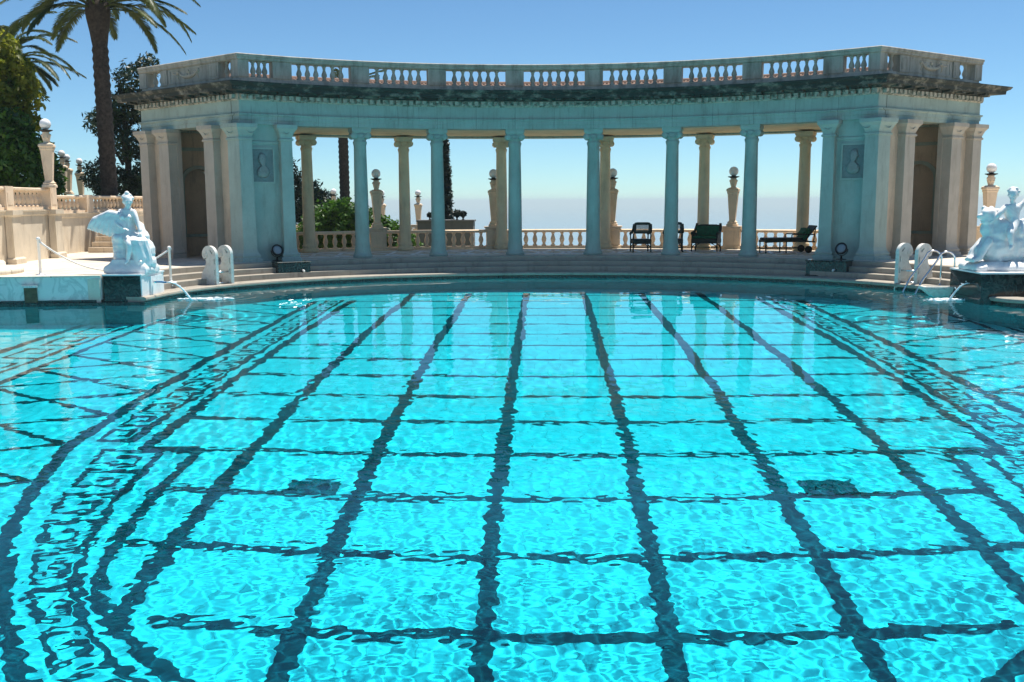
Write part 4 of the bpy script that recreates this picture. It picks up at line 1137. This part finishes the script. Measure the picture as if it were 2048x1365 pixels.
# ------------------------------------------------------------------ wicker furniture
def chair(x, y, rz, label, wide=.60, loveseat=False, group='dark wicker chairs'):
    r = empty('wicker_armchair' if not loveseat else 'wicker_loveseat', (x, y, HF), rz, label, 'chair', group)
    w = wide / 2
    for sx in (-1, 1):
        MB().tube([(sx * w, -.28, 0), (sx * w * .98, -.27, .36), (sx * w, -.27, .60)], .022, 8).build('leg', M['wicker'], r)
        MB().tube([(sx * w * 1.0, .30, 0), (sx * w * .95, .26, .36), (sx * w * .97, .30, .62)], .022, 8).build('leg', M['wicker'], r)
        MB().tube([(sx * w, -.30, .60), (sx * (w + .02), -.1, .635), (sx * (w + .01), .14, .66), (sx * w * .98, .28, .78), (sx * w * .92, .33, .93)], .045, 8).build('armrest', M['wicker'], r)
        if loveseat: MB().plate([(-.26, .36), (.27, .36), (.27, .66), (-.26, .58)], [], (Vector((sx * w, 0, 0)), Vector((0, 1, 0)), Vector((1, 0, 0))), -.012, .012).build('side_panel', M['wicker'], r)
    MB().obox((0, 0, .355), (wide + .03, .62, .16), 0, .02).build('seat', M['wicker'], r)
    # arched apron and stretcher
    for yy in (-.28, .28):
        MB().tube([(w * math.cos(a) * .97, yy, .10 + .22 * math.sin(a)) for a in [math.pi * k / 12 for k in range(13)]], .016, 6).build('apron_arch', M['wicker'], r)
    MB().tube([(-w, 0, .14), (w, 0, .14)], .014, 6).build('stretcher', M['wicker'], r)
    top = 1.0 if not loveseat else .90
    hb = [(-w * .93, .62), (-w * .97, top - .12), (-w * .86, top - .02), (-w * .6, top), (w * .6, top), (w * .86, top - .02), (w * .97, top - .12), (w * .93, .62)]
    hole = [(-w * .68, .70), (w * .68, .70), (w * .70, top - .09), (-w * .70, top - .09)]
    tl = Matrix.Rotation(0, 4, 'X')
    fr_b = (Vector((0, .30, 0)), Vector((1, 0, 0)), Vector((0, 1, 0)))
    bk = MB().plate(hb, [hole], fr_b, 0, .05).build('backrest', M['wicker'], r)
    mb = MB()
    for k in range(13):
        xx = -w * .68 + w * 1.36 * k / 12; mb.box(xx - .007, xx + .007, .316, .326, .695, top - .085)
    for k in range(9):
        zz = .70 + (top - .79) * k / 8; mb.box(-w * .70, w * .70, .326, .334, zz - .006, zz + .006)
    mb.build('woven_panel', M['wickerpanel'], bk)
    if loveseat:
        MB().obox((0, -.02, .475), (wide - .06, .54, .09), 0, .03).build('seat_cushion', M['cushion'], r)
        MB().obox((0, .22, .68), (wide - .10, .10, .34), 0, .03).build('back_cushion', M['cushion'], r)
    return r
chair(2.93, 32.7, R_(184), 'dark wicker armchair seen from behind, left of the column')
chair(4.04, 32.85, R_(176), 'dark wicker armchair half hidden behind a front column')
chair(5.16, 32.9, R_(-22), 'wide dark wicker loveseat with green cushions under the lamp', .86, True)
# chaise longue
r = empty('chaise_longue', (7.62, 31.8, HF), R_(6), 'dark wicker chaise longue with green cushions and wheels beside the right pavilion', 'chaise longue')
for sy in (-1, 1):
    MB().tube([(-.86, sy * .30, .36), (-.3, sy * .30, .38), (.45, sy * .30, .38), (.80, sy * .30, .36)], .024, 8).build('side_rail', M['wicker'], r)
    MB().tube([(-.82, sy * .30, 0), (-.82, sy * .30, .37)], .022, 8).build('leg', M['wicker'], r)
    MB().tube([(-.15, sy * .30, 0), (-.15, sy * .30, .37)], .022, 8).build('leg', M['wicker'], r)
    MB().tube([(-.82, sy * .30, .13), (-.15, sy * .30, .16), (.62, sy * .30, .16)], .014, 6).build('stretcher', M['wicker'], r)
    MB().tube([(.02, sy * .31, .38), (.02, sy * .31, .58), (.08, sy * .31, .61), (.5, sy * .31, .60), (.78, sy * .31, .60)], .020, 8).build('armrest', M['wicker'], r)
    wh = MB().lathe([(.02, -.02), (.10, -.025), (.12, -.015), (.12, .015), (.10, .025), (.02, .02)], 18, (.58, sy * .33, .12), mat=Matrix.Rotation(math.pi / 2, 4, 'X')).build('wheel', M['iron'], r)
MB().obox((-.20, 0, .40), (1.32, .62, .05), 0, .01).build('seat', M['wicker'], r)
MB().obox((-.22, 0, .455), (1.24, .56, .08), 0, .02).build('seat_cushion', M['wicker'], r)
br = R_(52)
fb = (Vector((.46, 0, 0)), Vector((0, 1, 0)), Vector((1, 0, 0)))
def slant(mb):
    v = []
    for x, y, z in mb.v:
        t = z; v.append((.44 + t * math.cos(br) + x * math.sin(br), y, .40 + t * math.sin(br) - x * math.cos(br)))
    mb.v = v; return mb
slant(MB().box(0, .04, -.32, .32, 0, .62)).build('backrest', M['wicker'], r)
slant(MB().loft([[(-.10 + e, -.28 - e, z), (-.01, -.28 - e, z), (-.01, .28 + e, z), (-.10 + e, .28 + e, z)] for e, z in ((-.03, .02), (.0, .06), (.01, .2), (0, .36), (-.03, .42))])).build('back_cushion', M['cushion'], r)
slant(MB().loft([[(-.17 + e, -.24 - e, z), (-.10, -.24 - e, z), (-.10, .24 + e, z), (-.17 + e, .24 + e, z)] for e, z in ((-.03, .16), (.0, .20), (.01, .28), (-.03, .36))])).build('pillow', M['cushion'], r)
MB().tube([(.74, -.30, .36), (.80, -.30, .8)], .018, 6).build('back_prop', M['wicker'], r)
MB().tube([(.74, .30, .36), (.80, .30, .8)], .018, 6).build('back_prop', M['wicker'], r)

# dark drain grates on the pool floor
for x, y, t in ((-3.05, 11.14, 'dark square drain grate on the pool floor, left of the middle'), (3.07, 11.13, 'dark square drain grate on the pool floor, right of the middle')):
    mb = MB().box(-.30, .30, -.30, .30, .03, .05)
    for k in range(9): mb.box(-.28 + .065 * k, -.24 + .065 * k, -.28, .28, .045, .065)
    o = mb.build('drain_grate', M['grate']); o.location = (x, y, DEP); o.scale = (1.05, .70, 1); tag(o, t, 'drain', 'pool drains'); o.cycles.is_caustics_receiver = True

# ------------------------------------------------------------------ planting
def leaf_cloud(name, blobs, n, size, m, parent, seed, org, aspect=2.0, up=.35, shell=.6):
    """many leaf-sized faces through the volume of a few ellipsoids: (centre, radii, weight)"""
    rg = np.random.RandomState(seed)
    wts = np.array([b[1][0] * b[1][1] * b[1][2] for b in blobs]) ** .67; wts /= wts.sum()
    which = rg.choice(len(blobs), n, p=wts)
    C = np.array([b[0] for b in blobs])[which]; Rr = np.array([b[1] for b in blobs])[which]
    d = rg.normal(size=(n, 3)); d /= np.linalg.norm(d, axis=1)[:, None]
    # clumps: leaf sprays gather round random directions
    rad = np.where(rg.rand(n) < shell, rg.uniform(.82, 1.10, n), rg.uniform(.2, 1, n) ** .5)
    lump = 1 + .16 * np.sin(d[:, 0] * 7 + which) * np.sin(d[:, 2] * 6 + 2 * which) + .10 * np.sin(d[:, 1] * 13 + d[:, 2] * 11)
    P = C + d * Rr * (rad * lump)[:, None]
    nrm = d * .6 + rg.normal(size=(n, 3)) * .8 + np.array([0, 0, up]); nrm /= np.linalg.norm(nrm, axis=1)[:, None]
    t = np.cross(nrm, rg.normal(size=(n, 3))); t /= np.linalg.norm(t, axis=1)[:, None]; b = np.cross(nrm, t)
    s = size * rg.uniform(.6, 1.35, n)[:, None]
    V = np.stack([P - t * s * aspect / 2, P + b * s / 2 - t * s * .1, P + t * s * aspect / 2, P - b * s / 2 - t * s * .1], 1) - np.array(org)
    V = V.reshape(-1, 3)
    me = bpy.data.meshes.new(name); nv = len(V)
    me.vertices.add(nv); me.vertices.foreach_set('co', V.astype(np.float32).ravel())
    me.loops.add(nv); me.loops.foreach_set('vertex_index', np.arange(nv, dtype=np.int32))
    me.polygons.add(n); me.polygons.foreach_set('loop_start', np.arange(0, nv, 4, dtype=np.int32)); me.polygons.foreach_set('loop_total', np.full(n, 4, np.int32))
    me.materials.append(m); me.update()
    o = bpy.data.objects.new(name, me); COL.objects.link(o); o.parent = parent
    return o
def tree(name, x, y, z, label, blobs, n, size, m, seed, h, tr=.18, bark='bark', aspect=2.0, cat='tree', group=None, shell=.6):
    org = (x, y, z); r = empty(name, org, 0, label, cat, group)
    rg = random.Random(seed)
    mb = MB().tube([(0, 0, 0), (.05 * h * rg.uniform(-.5, .5), .03 * h, h * .35), (.05 * h * rg.uniform(-.6, .6), .02, h * .7), (0, 0, h * .92)], [tr, tr * .8, tr * .5, tr * .15], 9)
    for c, rr in blobs:
        q = Vector(c) - Vector(org)
        mb.tube([(0, 0, min(h * .8, max(.15 * h, q.z * .55))), tuple(q * .6 + Vector((0, 0, .08 * h))), tuple(q)], [tr * .4, tr * .25, tr * .08], 6)
    mb.build('trunk', M[bark], r)
    leaf_cloud('crown', blobs, n, size, m, r, seed, org, aspect, shell=shell)
    return r
def palm(x, y, z, h, label, seed, r0=.33, nf=46, fl=3.6, crown_r=.5):
    r = empty('palm_tree', (x, y, z), 0, label, 'palm tree', 'tall date palms')
    rg = random.Random(seed); pr = []
    k = 0
    zz = 0
    while zz < h - 1.5:
        t = zz / h; rr = r0 * (1.05 - .10 * t) * (1.07 if k % 2 else .93); pr.append((rr, zz)); zz += .16; k += 1
    pr += [(r0 * 1.0, h - 1.45), (r0 * 1.15, h - 1.1), (r0 * 1.45, h - .6), (r0 * 1.55, h - .3), (r0 * 1.4, h), (r0 * .6, h + .3), (.02, h + .5)]
    MB().lathe(pr, 14).build('trunk', M['trunk'], r)
    mb = MB()
    for i in range(nf):
        az = i * 2.39996 + rg.uniform(-.2, .2); lv = i / nf
        el = R_(82 - 78 * lv + rg.uniform(-6, 6)); L = fl * rg.uniform(.85, 1.08)
        dirh = Vector((math.cos(az), math.sin(az), 0)); p = Vector((dirh.x * r0 * 1.1, dirh.y * r0 * 1.1, h + .25 - .5 * lv)); pts = [p]; e = el
        nseg = 16; droop = rg.uniform(.085, .12) * (1.0 if lv < .75 else .7)
        for s_ in range(nseg):
            p = p + (dirh * math.cos(e) + Vector((0, 0, math.sin(e)))) * (L / nseg); pts.append(p); e = max(e - droop, -1.45)
        mb.tube(pts, [.035 * (1 - .9 * q / nseg) for q in range(nseg + 1)], 5)
        side = Vector((-dirh.y, dirh.x, 0))
        for q in range(14, nseg * 8):
            t = q / (nseg * 8); f_ = t * nseg; a = pts[int(f_)]; b = pts[min(int(f_) + 1, nseg)]; c = a.lerp(b, f_ - int(f_))
            tan = (b - a).normalized(); ln = .52 * math.sin(math.pi * min(1, .12 + t * .86)) ** .7 * rg.uniform(.8, 1.1)
            for sg in (-1, 1):
                dv = (side * sg * .62 + tan * .75 + Vector((0, 0, .22 - .45 * t + rg.uniform(-.14, .14)))).normalized()
                wv = tan.cross(dv).cross(dv).normalized() * .018 if q % 2 else tan * .02
                e_ = c + dv * ln
                mb.add([c - wv, c + wv, c + dv * ln * .6 + wv * .9 + Vector((0, 0, -.02)), e_ + Vector((0, 0, -.06)), c + dv * ln * .6 - wv * .9 + Vector((0, 0, -.02))], [(0, 1, 2, 3, 4)])
    mb.build('crown', M['palmleaf'], r, recalc=False)
    return r
palm(-17.55, 38.0, 1.6, 8.35, 'tall palm with dark trunk rising behind the left balustrade', 3, .30, 44, 3.7)
palm(-13.15, 62, -7.5, 15.6, 'palm with bare trunk seen between the two leftmost front columns', 7, .33, 36)
palm(-26.0, 46, 1.6, 7.3, 'palm behind the left shrubs showing only drooping fronds', 11, .33, 36, 3.4)

B_ = lambda x, y, z, a, b=None, c=None: ((x, y, z), (a, b or a, c or a))
tree('broadleaf_tree', -21.6, 38.5, 1.6, 'bushy tree with yellow green sunlit leaves at the top left of the photo',
     [B_(-22.4, 38.6, 7.2, 1.1, 1.3, .9), B_(-21.1, 38.3, 6.5, .8, 1.0, .6), B_(-23.3, 38.5, 8.4, 1.0, 1.2, .8), B_(-22.3, 38.4, 5.7, 1.1, 1.3, .7), B_(-21.4, 38.2, 7.7, .6, .8, .45), B_(-24.0, 38.4, 6.6, 1.3, 1.2, 1.2), B_(-20.9, 38.2, 5.5, .6, .8, .4), B_(-22.3, 38.3, 8.6, .6, .8, .45), B_(-20.7, 38.2, 7.0, .4, .6, .3), B_(-21.7, 38.2, 8.3, .7, .8, .6), B_(-21.0, 38.2, 7.6, .55, .7, .5)], 13000, .13, M['leaf_yellow'], 21, 7.0, group='garden trees on the left')
tree('broadleaf_tree', -21.2, 36.6, 1.6, 'dense dark green shrubby tree behind the far left balustrade and lamp',
     [B_(-20.3, 36.6, 3.4, 1.3, 1.2, 1.6), B_(-21.6, 36.4, 4.2, 1.4, 1.3, 1.4), B_(-20.0, 36.4, 4.3, .7, 1.0, .8), B_(-19.4, 36.6, 3.0, .5, 1.0, 1.3), B_(-22.6, 36.4, 3.2, 1.4, 1.2, 1.6), B_(-20.6, 36.4, 5.2, .9, .9, .6)], 16000, .12, M['leaf_green'], 22, 3.6, group='garden trees on the left')
tree('pine_tree', -21.3, 48, 1.6, 'dark pine with open ragged crown between the palm trunk and the pavilion',
     [B_(-20.5, 48, 8.2, .9, 1, .9), B_(-21.0, 48, 7.0, 1.0, 1.2, .8), B_(-22.0, 48, 6.3, .9, 1.2, .7), B_(-19.6, 48, 6.6, 1.0, 1.2, .7), B_(-20.8, 48, 5.2, 1.2, 1.2, .8), B_(-22.4, 48, 3.6, .9, 1.2, .8), B_(-21.4, 48, 3.0, 1.3, 1.3, 1.0), B_(-19.8, 48, 3.4, 1.2, 1.3, 1.1), B_(-19.3, 48, 5.0, .9, 1, .9), B_(-19.8, 48, 8.9, .5, .6, .6)], 15000, .085, M['leaf_dark'], 23, 7.2, .2, aspect=3.0, group='dark conifers', shell=.45)
tree('pine_tree', -16.4, 60, -6.5, 'dark green conifer slope showing between the left pavilion and the palm trunk',
     [B_(-16.9, 60, 3.4, 1.4, 1.4, 1.6), B_(-15.4, 60, 2.6, 1.3, 1.3, 1.3), B_(-14.2, 60, 1.8, 1.2, 1.3, 1.2), B_(-13.2, 60, 1.0, 1.2, 1.2, 1.0), B_(-17.6, 60, 2.0, 1.6, 1.4, 1.8), B_(-15.4, 60, .6, 2.2, 1.5, 1.6)], 12000, .11, M['leaf_dark'], 24, 9.0, .25, aspect=3.0, group='dark conifers', shell=.5)
tree('garden_shrub', -8.9, 41, -.7, 'large green shrub behind the balustrade between the first and second front columns',
     [B_(-9.0, 41, .9, 1.1, 1, 1.1), B_(-9.9, 41, 1.2, .8, .9, .9), B_(-8.2, 40.8, 1.3, .9, .9, .9), B_(-8.9, 40.8, 1.9, .7, .7, .5), B_(-10.2, 41.2, .4, .9, .9, .9)], 11000, .10, M['leaf_green'], 25, 1.8, .08, cat='shrub', group='garden shrubs')
tree('garden_shrub', -7.0, 41.4, -.7, 'lower green shrub behind the lamp, right of the large shrub',
     [B_(-7.1, 41.4, .7, .8, .8, .8), B_(-6.5, 41.4, .35, .8, .8, .7), B_(-7.6, 41.4, 1.2, .6, .6, .6)], 6000, .10, M['leaf_green'], 26, 1.3, .06, cat='shrub', group='garden shrubs')
tree('cypress_tree', -5.32, 48, -2.5, 'slender dark cypress partly hidden by the second front column',
     [B_(-5.32, 48, -.2 + .55 * k, .52 * (1 - .05 * k) * (1 if k < 13 else .7), .5 * (1 - .05 * k), .6) for k in range(15)], 14000, .07, M['leaf_cypress'], 27, 9.5, .12, aspect=3.2, group=None, shell=.7)

# grey block wall with clipped pot shrubs, far terrace balustrade and its lamps
gb = empty('block_wall', (-4.9, 45.3, -2), 0, 'low grey stone block beyond the balustrade at the foot of the cypress', 'block')
MB().box(-6.25, -3.65, 45, 46.2, -2.2, 1.36).build('wall', M['greywall'], gb, (-4.9, 45.3, -2))
MB().box(-6.30, -3.60, 44.95, 46.25, 1.36, 1.44).build('coping', M['greywall'], gb, (-4.9, 45.3, -2))
for x, s_, t in ((-5.72, .12, 'tiny urn shrub on the grey block, left of the cypress'), (-4.44, .20, 'tiny round shrub on the grey block, just right of the cypress'), (-4.15, .16, 'tiny round shrub on the grey block, furthest from the cypress')):
    r = empty('potted_shrub', (x, 45.5, 1.44), 0, t, 'shrub', 'potted shrubs on the grey block')
    MB().lathe([(.05, 0), (.07, .02), (.03, .06), (.07, .12), (.085, .16)], 10).build('pot', M['iron'], r)
    leaf_cloud('foliage', [B_(x, 45.5, 1.44 + .16 + s_ * .7, s_, s_, s_ * .8)], 500, .05, M['leaf_cypress'], r, int(x * -100), (x, 45.5, 1.44))
fb_ = empty('far_balustrade', (-9, 50, -1), 0, 'far stone balustrade glimpsed behind the shrubs left of the grey block', 'balustrade')
FO = (-9, 50, -1)
MB().box(-17, -5.4, 49.8, 50.2, -3, .42).build('base_wall', M['bal'], fb_, FO)
MB().box(-17, -5.4, 49.82, 50.18, .96, 1.12).build('rail', M['bal'], fb_, FO)
b0 = MB().lathe(VP, 8).build('baluster', M['bal'], fb_)
b0.location = (-17 + 9 + .3, 0, 1.42 + .02)
b0.scale = (1, 1, 1.08)
for k in range(1, 33): inst(b0, fb_, (-17 + 9 + .3 + .35 * k, 0, 1.44))
for x, y, z, t in ((-11.9, 53, .95, 'distant herm lamp with white globe left of the second palm trunk'), (-9.6, 48, .9, 'distant herm lamp with white globe in front of the second palm trunk'),
                   (-9.25, 53, .85, 'distant herm lamp close behind the lamp in front of the shrub'), (-7.25, 53, .85, 'distant herm lamp with white globe just right of the second rear column')):
    lamp(x, y, z, 0, t)
    q = empty('lamp_plinth', (x, y, z - .6), 0, 'hidden plinth under the ' + t.replace('distant herm lamp', 'far lamp').replace(' with white globe', ''), 'plinth')
    pedestal(q, (x, y, z - 4), x, y, 0, z - 4, 4.0, .5)
    q.location = (x, y, z - 4)
